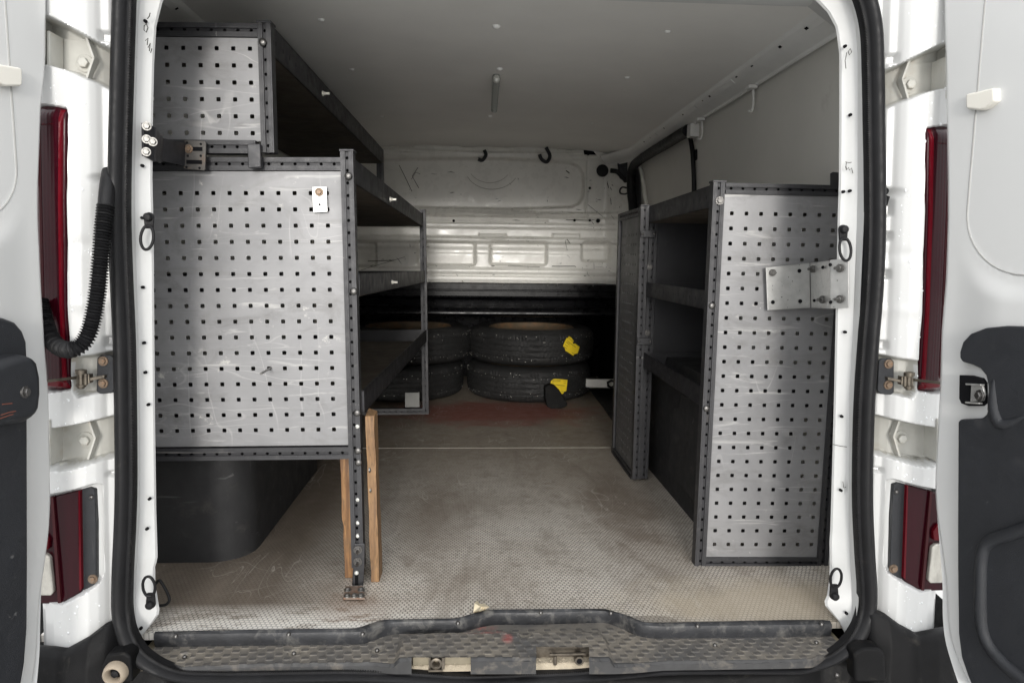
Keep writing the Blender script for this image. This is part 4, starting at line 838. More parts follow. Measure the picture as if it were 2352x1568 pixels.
mb = MB(); mb.prism([bo(*q, 0.10) for q in [(1418, 366), (1446, 362), (1448, 416), (1424, 410)]], (0, 0.03, 0)); mb.build('door_latch', trim, BLK, bevel=0.01)
MB().tube(smooth_path([bo(*q, 0.13) for q in [(1440, 432), (1430, 430), (1424, 436), (1425, 444), (1434, 446), (1441, 444)]], 4), 0.005, 8).build('hanger_ring', trim, BLK, smooth=60)
for q in ((1320, 506), (1374, 507), (1042, 507), (1355, 432), (1355, 506)):
    mb = MB(); c_ = bo(*q, 0.040); mb.lathe([(0.0001, 0.0), (0.005 if q[0] != 1374 else 0.010, 0.001), (0.008 if q[0] != 1374 else 0.013, 0.004)], c_, 12, ax='Y'); mb.build('plug_hole', black, BLK)
for pts, r in (([(917, 380), (932, 410), (946, 440)], 0.003), ([(960, 385), (947, 405), (955, 420), (962, 432)], 0.003), ([(965, 400), (955, 396), (945, 412)], 0.002), ([(1302, 549), (1310, 560)], 0.003), ([(1268, 611), (1320, 611), (1323, 613)], 0.003), ([(1167, 610), (1240, 613)], 0.002), ([(1300, 505), (1360, 506)], 0.003),
               ([(1395, 420), (1398, 432)], 0.004), ([(1405, 425), (1412, 428), (1409, 436)], 0.004), ([(1350, 470), (1385, 498)], 0.002), ([(1402, 455), (1404, 470)], 0.003), ([(1300, 392), (1308, 398)], 0.005), ([(1298, 552), (1303, 575)], 0.002), ([(830, 620), (930, 590)], 0.002), ([(845, 600), (905, 598)], 0.004)):
    MB().tube([bo(*q, 0.052 if q[1] > 500 else (0.004 if q[0] < 1340 else 0.03)) for q in pts], r * 0.6, 5).build('scrape_mark', ink, BLK)
mb = MB(); bset = [((1345, 1425), (400, 640), 46), ((840, 1400), (540, 640), 46), ((895, 1330), (385, 475), 14), ((1167, 1420), (480, 520), 14)]
for (xa_, xb_), (ya_, yb_), n_ in bset:
    for _ in range(n_):
        px, py = rng.uniform(xa_, xb_), rng.uniform(ya_, yb_); a = rng.choice([0.0, 0.1, -0.1, 0.9, 1.4, rng.uniform(-1.5, 1.5)]); l = rng.exponential(6) + 1.5
        i_, j_ = [int(np.clip(v, 0, m - 1)) for v, m in ((round((bk(px, py)[1] - bz[0]) / 0.005), len(bz)), (round((bk(px, py)[0] - bx[0]) / 0.0058), len(bx)))]
        of = BD - D[i_, j_] + 0.001; mb.tube([bo(px + l * t * math.cos(a), py + l * t * math.sin(a) + rng.normal(0, 0.8), of) for t in (0, 0.5, 1)], [0.0006, rng.uniform(0.0008, 0.0026), 0.0005], 4)
mb.build('scratches', ink, BLK, kind='stuff')
mb = MB(); arc = [bo(1130 + 62 * math.cos(a), 385 + 50 * math.sin(a), -0.014) for a in np.linspace(0.5, 2.7, 18)]; mb.tube(arc, 0.0016, 5); arc = [bo(1125 + 50 * math.cos(a), 378 + 42 * math.sin(a), -0.014) for a in np.linspace(0.6, 2.6, 18)]; mb.tube(arc, 0.0014, 5); mb.build('scrape_mark', M('grey_rub', (0.36, 0.34, 0.30), 0.6), BLK, kind='stuff')
# glossy black lower half with its ridges, then the dark gap under it
zb_ = lambda y: atY(1150, y, BD - 0.06).z
sec = [(BD + 0.02, zb_(640)), (BD - 0.02, zb_(649)), (BD - 0.05, zb_(653)), (BD - 0.05, zb_(665)), (BD - 0.054, zb_(666.5)), (BD - 0.054, zb_(668)), (BD - 0.05, zb_(669.5)), (BD - 0.05, zb_(680)), (BD - 0.058, zb_(681)), (BD - 0.060, zb_(683)), (BD - 0.052, zb_(685)), (BD - 0.03, zb_(690)), (BD - 0.02, zb_(703)), (BD - 0.075, zb_(707)), (BD - 0.088, zb_(710)), (BD - 0.096, zb_(716)), (BD - 0.096, zb_(720)), (BD - 0.085, zb_(724)), (BD - 0.05, zb_(727)), (BD + 0.3, zb_(727)), (BD + 0.55, zb_(735)), (BD + 0.6, FZ)]
P = [[(x, a, b) for a, b in sec] for x in np.linspace(-0.9, bk(1418, 680)[0], 30)]
MB().grid(P).build('bulkhead_base', gloss_black, VAN, smooth=40)
for q in ((1155, 654), (1258, 655), (1362, 656), (1280, 654)): inst(B_small, frame(atY(*q, BD - 0.052), (0, -1, 0)), BLK)
mb = MB(); mb.box(bk(1415, 700)[0], XM + 0.93, 4.1, 4.9, FZ, -0.12); mb.build('door_pillar', black, VAN)
# side step beside the sliding door
mb = MB(); mb.prism([atZ(1327, 880, FZ + 0.004), atZ(1370, 868, FZ + 0.004), atZ(1440, 868, FZ + 0.004), atZ(1440, 995, FZ + 0.004)][:0] + [atZ(1352, 893, FZ + 0.004), atZ(1440, 897, FZ + 0.004), atZ(1440, 1010, FZ + 0.004), atZ(1412, 975, FZ + 0.004), atZ(1385, 935, FZ + 0.004)], (0, 0, 0.004))
mb.build('step_mat', wheelarch_m, VAN)
mb = MB(); a, b = atY(1346, 880, 4.05), atY(1430, 882, 3.95); mb.obox(a - Vector((0, 0, 0.025)), b - a, (0, 0, 0.05), (0, 0.03, 0)); KS = mb.build('door_sill', bulk_w, VAN, bevel=0.004)

# ---- wheel arches
def rbox(x0, x1, y0, y1, z0, z1, r, name, rake=0.0):
    ring = []
    for cx, cy, a0 in ((x1 - r, y0 + r, -90), (x1 - r, y1 - r, 0), (x0 + r, y1 - r, 90), (x0 + r, y0 + r, 180)):
        for k in range(7): a = math.radians(a0 + 90 * k / 6); ring.append((cx + r * math.cos(a), cy + r * math.sin(a)))
    P = [[(x, y, z0 + (z1 - z0) * t) for x, y in ring] for t in (0, 0.5, 0.92)]
    mx, my = (x0 + x1) / 2, (y0 + y1) / 2
    P.append([(mx + (x - mx) * 0.94, my + (y - my) * 0.96, z1) for x, y in ring])
    mb = MB(); mb.grid(P, 0, True); mb.add(P[-1], [tuple(range(len(ring)))]); return mb.build(name, wheelarch_m, VAN, smooth=50)
rbox(-0.95, -0.605, 1.83, 2.75, FZ, -0.44, 0.10, 'wheel_arch')
rbox(0.695, 1.05, 1.95, 3.02, FZ, -0.34, 0.05, 'wheel_arch')
mb = MB(); mb.prism([atX(px, py, 0.665) for px, py in [(1552, 925), (1560, 935), (1556, 950), (1553, 985), (1545, 1080), (1535, 1078), (1597, 1152), (1600, 940), (1585, 925)]][:0] + [atX(1548, 938, 0.675), atX(1540, 1000, 0.675), atX(1536, 1079, 0.675), atX(1600, 1160, 0.675), atX(1612, 930, 0.675), atX(1565, 905, 0.675), atX(1560, 935, 0.675)], (0.008, 0, 0)); mb.build('arch_liner', wheelarch_m, VAN)

# ---- lashing rings on the frame and floor
def lash(c, up, d, label=None, s=1.0, tilt=0.0, parent=None):
    mb = MB(); x, y = c
    k0 = atY(x, y, d); k1 = atY(x, y + 26 * up, d); dz = (k1 - k0)
    t = Vector((0, 1, 0)); ux = Vector((1, 0, 0))
    mb.prism([k0 + ux * (0.010 * math.cos(a)) + dz.normalized() * (-0.010 * math.sin(a)) for a in np.linspace(0, math.pi, 9)] + [k1 - ux * 0.008, k1 + ux * 0.008], (0, 0.006, 0))
    L = mb.build('lashing_eye', rubber, VAN, bevel=0.0015)
    if label: L['label'] = label
    n = dz.normalized(); base = k1 - n * 0.004; pts = []
    for a in np.linspace(-1.25, math.pi + 1.25, 26):
        pts.append(base + n * 0.022 + ux * (0.0125 * math.cos(a)) + n * (0.024 * math.sin(a)) + Vector((tilt * math.sin(a), -0.006 - 0.004 * math.sin(a), 0)))
    pts.append(pts[0])
    MB().tube(pts, 0.0030, 9).build('ring', rubber, L, smooth=60)
    mb = MB(); mb.lathe([(0.0001, -0.008), (0.006, -0.0075), (0.0085, -0.005), (0.009, 0.001)], k0 + Vector((0, -0.001, 0)), 14, ax='Y'); mb.build('bolt_head', rubber, L, smooth=40); return L
lash((341, 499), 1, 1.450); lash((1938, 527), 1, 1.456); lash((345, 1388), -1, 1.440); lash((1917, 1368), -1, 1.445)
pts = smooth_path([atY(px, py, 1.52) for px, py in [(357, 1340), (366, 1332), (374, 1342), (385, 1362), (389, 1378), (380, 1388), (366, 1390)]], 5)
LO = MB().tube(pts, 0.0032, 9).build('floor_ring', rubber, VAN, smooth=60)
mb = MB(); mb.tube([atY(1404, 874, 3.93), atY(1396, 878, 3.93), atY(1397, 886, 3.93), atY(1404, 890, 3.93), atY(1411, 886, 3.93), atY(1412, 876, 3.93)], 0.008, 8, True); mb.build('ring', rubber, KS)

# ---- water drops standing on the outer paint
mb = MB()
for side in (-1, 1):
    for _ in range(260):
        u = rng.uniform(-0.835, -0.748); z = rng.uniform(-0.83, 0.6); 
        i, j = int((z + 1.02) / 0.0024), int(np.argmin(np.abs(pu - u)))
        if Dg[i, j] > body_D(u) + 0.003: continue
        r = rng.choice([0.0012, 0.0018, 0.0026], p=[0.5, 0.35, 0.15]); c_ = Vector((u + LEAN * (z + 0.094), Dg[i, j], z)); c_ = sd(c_, side)
        ring = [[c_ + Vector((math.cos(a) * r * k, -h * r, math.sin(a) * r * k * 1.25)) for a in np.linspace(0, 2 * math.pi, 7)[:-1]] for k, h in ((1, 0), (0.75, 0.35), (0.15, 0.5))]
        mb.grid(ring, 0, True)
mb.build('water_drops', M('water', (0.8, 0.82, 0.83), 0.05, 0, 0.02, coat=1.0), VAN, smooth=80, kind='stuff')

# ================================================================ RACKS
def rail_mb(mb, o, u, v, n, L, wd=0.030, dp=0.030, pitch=0.029):
    """slotted extrusion: two ridges, a sunk groove with real holes, closed back. o = lower corner of the front, u = along, v = across, n = front normal"""
    o, u, v, n = map(Vector, (o, u, v, n)); r = wd * 0.36
    mb.obox(o, u * L, v * r, -n * dp); mb.obox(o + v * (wd - r), u * L, v * r, -n * dp)
    mb.obox(o + n * 0.0008 + v * 0.0035, u * L, v * 0.0035, -n * 0.002); mb.obox(o + n * 0.0008 + v * (wd - 0.007), u * L, v * 0.0035, -n * 0.002)
    k = max(1, int(L / pitch)); p = L / k
    mb.perf(o + v * r - n * 0.005, u, v, n, k, 1, p, wd - 2 * r, 0.0075, 0.0066, 0.002, 0.0022, mi=2)
    mb.obox(o + v * r - n * dp, u * L, v * (wd - 2 * r), n * 0.001, 0)
    mb.obox(o + v * r - n * 0.022, u * L, v * (wd - 2 * r), n * 0.001, 1)
def rail(name, o, u, v, n, L, parent, xf, **kw):
    mb = MB(xf); rail_mb(mb, o, u, v, n, L, **kw); return mb.build(name, [steel, black, steel_d], parent)
def shelf(name, x0, x1, y0, y1, z, h, parent, xf, aisle=1):
    """tray: floor plate and four upturned edges; the aisle edge is slotted"""
    mb = MB(xf); mb.box(x0, x1, y0, y1, z, z + 0.002, 1)
    xa = x1 if aisle > 0 else x0; n = Vector((aisle, 0, 0))
    Lp = y1 - y0; k = int(Lp / 0.055)
    mb.perf((xa, y0, z), (0, 1, 0), (0, 0, 1), n, k, 1, Lp / k, h, 0.003, 0.011, 0.0018, 0.0005)
    for t in (0.0, h - 0.0035): mb.box(min(xa, xa - aisle * 0.006), max(xa, xa - aisle * 0.006), y0, y1, z + t, z + t + 0.0035)
    xw = x0 if aisle > 0 else x1
    mb.box(min(xw, xw + aisle * 0.002), max(xw, xw + aisle * 0.002), y0, y1, z, z + h); mb.box(x0, x1, y1 - 0.002, y1, z, z + h); mb.box(x0, x1, y0, y0 + 0.002, z, z + h)
    return mb.build(name, [steel_d, shelf_mat], parent)
shelf_mat = M('dusty_shelf', (0.085, 0.069, 0.052), 0.7, 0, 0.3, 9, dirt=((0.16, 0.12, 0.08), 7, 0.55, 0.5))
def tilt(pv, rz, rx, ry):
    pv = Vector(pv); return Matrix.Translation(pv) @ Matrix.Rotation(rz, 4, 'Z') @ Matrix.Rotation(rx, 4, 'X') @ Matrix.Rotation(ry, 4, 'Y') @ Matrix.Translation(-pv)
UZ, UX, UY = Vector((0, 0, 1)), Vector((1, 0, 0)), Vector((0, 1, 0)); NF = Vector((0, -1, 0))

# ---- left lower rack
XL = tilt((-0.30, 1.69, -0.25), -0.022, -0.010, -0.014)
RK = root('storage_rack', (-0.3, 1.69, FZ), 'dark steel shelf rack along the left wall with a wide silver perforated end panel', 'rack', 'shelf racks fitted inside the van')
rail('post', (-0.310, 1.69, -0.765), UZ, UX, NF, 1.018, RK, XL)
rail('rail', (-0.86, 1.69, 0.209), UX, UZ, NF, 0.55, RK, XL); rail('rail', (-0.86, 1.69, -0.486), UX, UZ, NF, 0.55, RK, XL)
mb = MB(XL); mb.box(-0.312, -0.278, 1.688, 1.724, 0.253, 0.258); mb.build('post_cap', steel, RK, bevel=0.001)
pn = MB(XL); nc, nr_ = 13, 16; ox, oz = -0.345 + 0.019 - nc * 0.038, 0.157 + 0.019 - nr_ * 0.038
pn.perf((ox, 1.697, oz), UX, UZ, NF, nc, nr_, 0.038, 0.038, 0.0098, 0.0098, 0.0015, 0.0016)
pn.box(ox - 0.03, ox, 1.697, 1.6985, oz, oz + nr_ * 0.038); pn.box(ox + nc * 0.038, -0.311, 1.697, 1.6985, oz, oz + nr_ * 0.038)
pn.box(ox - 0.03, -0.311, 1.697, 1.6985, -0.4525, oz); pn.box(ox - 0.03, -0.311, 1.697, 1.6985, oz + nr_ * 0.038, 0.2075)
PANL = pn.build('perforated_panel', alu, RK)
shelf('shelf', -0.85, -0.284, 1.722, 3.44, 0.182, 0.060, RK, XL); shelf('shelf', -0.85, -0.278, 1.722, 3.44, -0.088, 0.056, RK, XL); shelf('shelf', -0.85, -0.274, 1.722, 3.44, -0.378, 0.057, RK, XL)
rail('post', (-0.300, 3.44, -0.745), UZ, UX, NF, 1.01, RK, XL, pitch=0.04); rail('rail', (-0.86, 3.44, -0.745), UX, UZ, NF, 0.56, RK, XL)
mb = MB(XL); mb.box(-0.86, -0.84, 1.70, 3.44, -0.40, -0.37); mb.box(-0.86, -0.83, 3.44, 3.47, -0.745, 0.26); mb.build('wall_frame', steel_d, RK)
def onp(px, py, d, n=(0, -1, 0)): return frame(atY(px, py, d), n)
for q in ((800, 404), (812, 669), (820, 948), (822, 1035), (823, 1062)): inst(B_post, onp(*q, 1.6875), RK)
for q in ((821, 979), (822, 1147), (822, 1200), (822, 1230)): inst(B_white, onp(*q, 1.6885), RK)
for q in ((850, 1078), (852, 1124)): inst(B_post, frame(atY(*q, 1.71), (1, 0, 0)), RK)
mb = MB(); a = atY(929, 903, 3.40); b = atY(963, 937, 3.40); mb.box(a.x, b.x, 3.42, 3.424, b.z, a.z); mb.build('corner_plate', M('dull_zinc', (0.20, 0.20, 0.19), 0.5, 0.3), RK, bevel=0.003)
for q in ((897, 458), (900, 648)):
    p = atX(*q, -0.268); inst(B_lip, frame((p.x, p.y, p.z), (1, 0, 0)), RK, 'bolt')
    mb = MB(); mb.cyl(p, p + Vector((0.018, 0, 0)), 0.0038, 8); mb.build('bolt_shank', zinc_glint, RK)
# splayed foot with its floor plate
ft = MB(); ft.prism([atY(*q, 1.683) for q in [(813, 1248), (838, 1248), (837, 1300), (834, 1350), (808, 1350), (811, 1300)]], (0, 0.005, 0)); ft.build('foot_bracket', steel, RK, bevel=0.002)
p0 = atZ(788, 1377, FZ + 0.004); p1 = atZ(838, 1377, FZ + 0.004); p2 = atZ(833, 1349, FZ + 0.004); p3 = atZ(794, 1349, FZ + 0.004)
ft = MB(); ft.prism([p0, p1, p2, p3], (0, 0, 0.005)); FP = ft.build('foot_plate', M('rusty_plate', (0.20, 0.15, 0.12), 0.6, 0.3, 0.3, 60, dirt=((0.20, 0.08, 0.03), 70, 0.5, 0.8)), RK, bevel=0.001)
for q in ((799, 1354), (830, 1354), (798, 1368), (829, 1368), (814, 1368)): inst(B_hex, frame(atZ(*q, FZ + 0.009), (0, 0, 1), (0, 1, 0)), RK)
for q in ((822, 1262), (822, 1289)):
    inst(B_hexd, onp(*q, 1.682), RK); mb = MB(); p = atY(*q, 1.68); mb.cyl(p, p + Vector((0, -0.016, -0.004)), 0.0035, 8); mb.build('bolt_shank', darkbolt, RK)
inst(B_white, onp(819, 1315, 1.682), RK)
mb = MB(); p = atY(819, 1325, 1.6825); mb.box(p.x - 0.004, p.x + 0.004, p.y - 0.0006, p.y, p.z - 0.02, p.z + 0.006); mb.build('slot', black, RK)

# ---- left upper rack
XU = tilt((-0.48, 1.69, 0.30), -0.026, -0.015, -0.008)
RU = root('storage_rack', (-0.48, 1.69, 0.24), 'narrow upper shelf rack standing on the left rack, just under the roof lining', 'rack', 'shelf racks fitted inside the van')
rail('post', (-0.4975, 1.69, 0.246), UZ, UX, NF, 0.290, RU, XU); rail('rail', (-0.86, 1.69, 0.505), UX, UZ, NF, 0.362, RU, XU)
rail('rail', (-0.86, 1.689, 0.2435), UX, UZ, NF, 0.350, RU, XU)
mb = MB(XU); mb.box(-0.4995, -0.4655, 1.688, 1.724, 0.536, 0.541); mb.build('post_cap', steel, RU, bevel=0.001)
pn = MB(XU); nc, nr_ = 9, 6; a = atY(2077 * 0.2753, 394 * 0.2753, 1.69); ox, oz = a.x + 0.019 - nc * 0.038, a.z + 0.019 - nr_ * 0.038
pn.perf((ox, 1.697, oz), UX, UZ, NF, nc, nr_, 0.038, 0.038, 0.0098, 0.0098, 0.0015, 0.0016)
pn.box(ox - 0.01, ox, 1.697, 1.6985, oz, oz + nr_ * 0.038); pn.box(ox + nc * 0.038, -0.498, 1.697, 1.6985, oz, oz + nr_ * 0.038); pn.box(ox - 0.01, -0.498, 1.697, 1.6985, 0.2735, oz); pn.box(ox - 0.01, -0.498, 1.697, 1.6985, oz + nr_ * 0.038, 0.504)
pn.build('perforated_panel', alu, RU)
shelf('shelf', -0.85, -0.474, 1.722, 3.36, 0.474, 0.068, RU, XU)
rail('post', (-0.503, 3.36, 0.24), UZ, UX, NF, 0.30, RU, XU, pitch=0.04)
mb = MB(XU); mb.box(-0.86, -0.83, 3.33, 3.36, 0.24, 0.53); mb.build('wall_frame', steel_d, RU)
inst(B_post, onp(603, 97, 1.6875), RU)
p = atX(742, 215, -0.452); inst(B_lip, frame(p, (1, 0, 0)), RU); mb = MB(); mb.cyl(p, p + Vector((0.019, 0, 0)), 0.0040, 8); mb.build('bolt_shank', zinc_glint, RU)

# ---- right rack, facing the opening
XR = tilt((0.60, 1.77, -0.3), -0.020, 0.0, 0.006)
RR = root('storage_rack', (0.62, 1.77, FZ), 'tall dark rack on the right with a narrow silver perforated end panel facing out', 'rack', 'shelf racks fitted inside the van')
rail('post', (0.601, 1.77, -0.812), UZ, UX, NF, 1.018, RR, XR); rail('post', (0.937, 1.77, -0.812), UZ, UX, NF, 1.018, RR, XR)
rail('rail', (0.633, 1.77, 0.178), UX, UZ, NF, 0.304, RR, XR, wd=0.027); rail('rail', (0.631, 1.77, -0.812), UX, UZ, NF, 0.306, RR, XR, wd=0.025)
mb = MB(XR); mb.box(0.599, 0.634, 1.768, 1.804, 0.206, 0.211); mb.build('post_cap', steel, RR, bevel=0.001)
pn = MB(XR); nc, nr_ = 8, 24; a = atY(1682, 489, 1.768); ox, oz = a.x - 0.019 - 0.001, a.z + 0.019 - nr_ * 0.0383
pn.perf((ox, 1.777, oz), UX, UZ, NF, nc, nr_, 0.0380, 0.0383, 0.0098, 0.0098, 0.0015, 0.0016)
pn.box(0.632, ox, 1.777, 1.7785, oz, oz + nr_ * 0.0383); pn.box(ox + nc * 0.038, 0.942, 1.777, 1.7785, oz, oz + nr_ * 0.0383); pn.box(0.632, 0.942, 1.777, 1.7785, -0.7865, oz); pn.box(0.632, 0.942, 1.777, 1.7785, oz + nr_ * 0.0383, 0.1775)
pn.build('perforated_panel', alu, RR)
shelf('shelf', 0.604, 0.955, 1.802, 2.50, 0.144, 0.058, RR, XR, -1); shelf('shelf', 0.604, 0.955, 1.802, 2.50, -0.119, 0.050, RR, XR, -1); shelf('shelf', 0.604, 0.955, 1.802, 2.50, -0.377, 0.052, RR, XR, -1)
rail('post', (0.609, 2.50, -0.80), UZ, UX, NF, 1.0, RR, XR)
mb = MB(XR); mb.box(0.637, 0.96, 2.505, 2.510, -0.36, 0.19); mb.box(0.93, 0.96, 2.50, 2.53, -0.80, 0.2); mb.build('end_panel', steel_d, RR)
mb = MB(XR); mb.box(0.64, 0.955, 2.499, 2.503, -0.06, 0.115); mb.box(0.64, 0.955, 2.499, 2.503, -0.315, -0.13); mb.build('back_sheet', steel_d, RR)
for q in ((1653, 461), (1636, 702), (1623, 938)): inst(B_post if q[1] > 500 else B_hexd, onp(*q, 1.7675), RR)
for q in ((1492, 613), (1487, 764)): inst(B_hexd, onp(*q, 2.497), RR)
mb = MB(); mb.prism([atY(*q, 1.79) for q in [(1908, 398), (1914, 395), (1935, 396), (1935, 428), (1908, 426)]], (0, 0.005, 0)); mb.build('wall_bracket', steel, RR, bevel=0.002)

# ---- narrow rack turned to the aisle, clipped to the right rack
RN = root('storage_rack', (0.6, 2.6, FZ), 'narrow dark rack beyond the right rack with a grey perforated side panel facing the aisle', 'rack', 'shelf racks fitted inside the van')
XN = None
y0_, y1_ = 2.52, 2.86; xa = 0.592
pn = MB(); NX = Vector((-1, 0, 0)); nc, nr_ = 7, 24; oy = y1_ - 0.028 - nc * 0.038; oz = 0.125 - nr_ * 0.0372
pn.perf((xa + 0.006, oy, oz), UY, UZ, NX, nc, nr_, 0.038, 0.0372, 0.0098, 0.0098, 0.0015, 0.0016)
pn.box(xa + 0.006, xa + 0.0075, y0_ + 0.028, oy, oz, oz + nr_ * 0.0372); pn.box(xa + 0.006, xa + 0.0075, oy + nc * 0.038, y1_ - 0.02, oz, oz + nr_ * 0.0372); pn.box(xa + 0.006, xa + 0.0075, y0_ + 0.028, y1_ - 0.02, oz + nr_ * 0.0372, 0.17); pn.box(xa + 0.006, xa + 0.0075, y0_ + 0.028, y1_ - 0.02, -0.785, oz)
pn.build('perforated_panel', alu_d, RN)
rail('post', (xa, 2.495, -0.80), UZ, UX, NF, 1.003, RN, None); 
mb = MB(); rail_mb(mb, (xa, 2.527, 0.170), UY, UZ, NX, 0.34); rail_mb(mb, (xa, 2.527, -0.81), UY, UZ, NX, 0.34); mb.build('side_rail', [steel, black, steel_d], RN)
mb = MB(); mb.box(xa, xa + 0.03, 2.867, 2.897, -0.81, 0.2); mb.build('post', steel, RN)
mb = MB(); mb.box(xa - 0.001, xa + 0.032, 2.493, 2.527, 0.203, 0.208); mb.build('post_cap', steel, RN, bevel=0.001)
for y in (537, 784):
    a, b = atY(1476 if y < 700 else 1468, y, 2.485), atY(1503 if y < 700 else 1494, y, 2.485)
    mb = MB(); mb.box(a.x - 0.006, b.x + 0.006, 2.487, 2.492, a.z - 0.013, a.z + 0.013); c_ = mb.build('clip_plate', steel, RN, bevel=0.003)
    for p in (a, b): inst(B_small, frame((p.x, 2.4865, p.z), (0, -1, 0)), RN, 'screw')
mb = MB(); mb.box(0.63, 0.95, 2.54, 2.88, -0.36, -0.355); mb.box(0.63, 0.95, 2.54, 2.88, -0.10, -0.095); mb.box(0.63, 0.95, 2.54, 2.88, 0.15, 0.155); mb.build('shelf', steel_d, RN)

# ================================================================ BRACKETS, PROPS, LOOSE THINGS
# galvanised bracket, right
def sheet(mb, quad, th):
    a, b, c, d = [Vector(q) for q in quad]; n = (b - a).cross(d - a).normalized() * th
    mb.add([a, b, c, d, a + n, b + n, c + n, d + n], [(0, 1, 2, 3), (4, 7, 6, 5), (0, 4, 5, 1), (1, 5, 6, 2), (2, 6, 7, 3), (3, 7, 4, 0)])
GB = root('mounting_bracket', atY(1855, 710, 1.6), 'shiny galvanised folded bracket joining the right rack to the white door frame', 'bracket', 'brackets tying the racks to the door frame')
mb = MB(); sheet(mb, [atY(1759, 614, 1.752), atY(1860, 604, 1.750), atY(1862, 707, 1.750), atY(1763, 713, 1.752)], 0.004); mb.build('plate', galv, GB, bevel=0.0015)
mb = MB(); sheet(mb, [atY(1861, 604, 1.748), atY(1906, 598, 1.475), atY(1907, 709, 1.475), atY(1863, 707, 1.748)], 0.004); mb.build('fold', galv, GB, bevel=0.001)
mb = MB(); sheet(mb, [atY(1906, 597, 1.474), atY(1949, 594, 1.444), atY(1949, 707, 1.444), atY(1907, 709, 1.474)], 0.004); mb.build('fold', galv, GB, bevel=0.001)
inst(B_hex, onp(1775, 626, 1.748), GB)
for q, d in (((1837, 622), 1.7465), ((1776, 694), 1.7485), ((1839, 692), 1.7465)):
    mb = MB(); p = atY(*q, d); mb.lathe([(0.0001, 0.0), (0.0046, 0.0003), (0.0052, 0.002)], p, 12, ax='Y'); mb.build('hole', black, GB)
for q, d in (((1868, 618), 1.68), ((1890, 688), 1.55), ((1930, 616), 1.452), ((1930, 687), 1.452)):
    p = atY(*q, d); n = Vector((-0.85, -0.5, 0)); inst(B_hex, frame(p + n * 0.002, n), GB); mb = MB(); mb.cyl(p + n * 0.002, p + n * 0.020, 0.0036, 8); mb.build('bolt_shank', zinc, GB)
for q, d in (((1910, 608), 1.468), ((1911, 694), 1.468), ((1893, 614), 1.54), ((1873, 690), 1.67)):
    mb = MB(); p = atY(*q, d); mb.lathe([(0.0001, 0.0), (0.003, 0.0003), (0.004, 0.002)], p + Vector((-0.003, -0.002, 0)), 10, ax='Y'); mb.build('hole', black, GB)
# black bracket, left
KB = root('mounting_bracket', atY(380, 380, 1.55), 'black bolted bracket with slotted plates joining the left racks to the white door frame', 'bracket', 'brackets tying the racks to the door frame')
mb = MB(); sheet(mb, [atY(324, 282, 1.452), atY(352, 292, 1.478), atY(350, 370, 1.478), atY(325, 358, 1.452)], -0.005); sheet(mb, [atY(352, 292, 1.478), atY(369, 316, 1.56), atY(368, 372, 1.56), atY(350, 370, 1.478)], -0.005); mb.build('plate', steel_d, KB, bevel=0.001)
for q in ((337, 290), (337, 320), (351, 326), (336, 349)): inst(B_hex, frame(atY(*q, 1.449), (0.3, -1, 0)), KB)
for q in ((368, 311), (366, 369)): inst(B_small, frame(atY(*q, 1.55), (0.3, -1, 0)), KB)
mb = MB(); sheet(mb, [atY(368, 317, 1.56), atY(424, 329, 1.675), atY(422, 381, 1.675), atY(368, 369, 1.56)], -0.004); mb.build('arm', steel_d, KB)
mb = MB(); mb.prism([atY(*q, 1.672) for q in [(423, 324), (426, 321), (470, 324), (473, 328), (471, 388), (468, 392), (424, 388), (421, 385)]], (0, 0.006, 0)); mb.build('slot_plate', M('worn_bracket_steel', (0.075, 0.07, 0.065), 0.5, 0.4, 0.2, 30, dirt=((0.24, 0.13, 0.06), 26, 0.58, 0.6)), KB, bevel=0.001)
for q in ((447, 342), (446, 372)):
    mb = MB(); a = atY(q[0] - 18, q[1], 1.6715); b = atY(q[0] + 18, q[1] + 1, 1.6715); mb.box(a.x, b.x, a.y - 0.0006, a.y + 0.0002, a.z - 0.0045, a.z + 0.0045); mb.build('slot', black, KB, bevel=0.001)
inst(B_rust, onp(433, 342, 1.671), KB)
for q in ((429, 328), (461, 331), (461, 358), (431, 358), (428, 384), (458, 386)):
    mb = MB(); p = atY(*q, 1.6715); mb.lathe([(0.0001, -0.0004), (0.0026, -0.0003), (0.003, 0.001)], p, 10, ax='Y'); mb.build('hole', black, KB)
mb = MB(); mb.prism([atY(*q, 1.670) for q in [(568, 331), (597, 330), (599, 384), (570, 386)]], (0, 0.016, 0)); mb.build('clamp_block', steel, KB, bevel=0.002)
# small galvanised plate screwed on the left panel
SP = root('tab_plate', atY(734, 488, 1.69), 'small galvanised plate screwed to the top right of the wide perforated panel', 'metal plate')
mb = MB(); mb.prism([atY(*q, 1.690) for q in [(716, 429), (750, 428), (752.5, 487), (719, 489)]], (0, 0.003, 0)); mb.build('plate', galv, SP, bevel=0.001)
inst(B_rust, onp(733, 441, 1.689), SP, 'screw'); mb = MB(); mb.lathe([(0.0001, -0.0004), (0.0024, -0.0003), (0.003, 0.001)], atY(734, 470, 1.6895), 10, ax='Y'); mb.build('hole', black, SP)
# rod poking out of a hole
mb = MB(); mb.cyl(atY(622, 845, 1.70), atY(599, 858, 1.62), 0.0028, 10); tag(mb.build('metal_rod', darkbolt, smooth=50), 'thin metal rod sticking out of a hole in the wide left panel', 'rod')
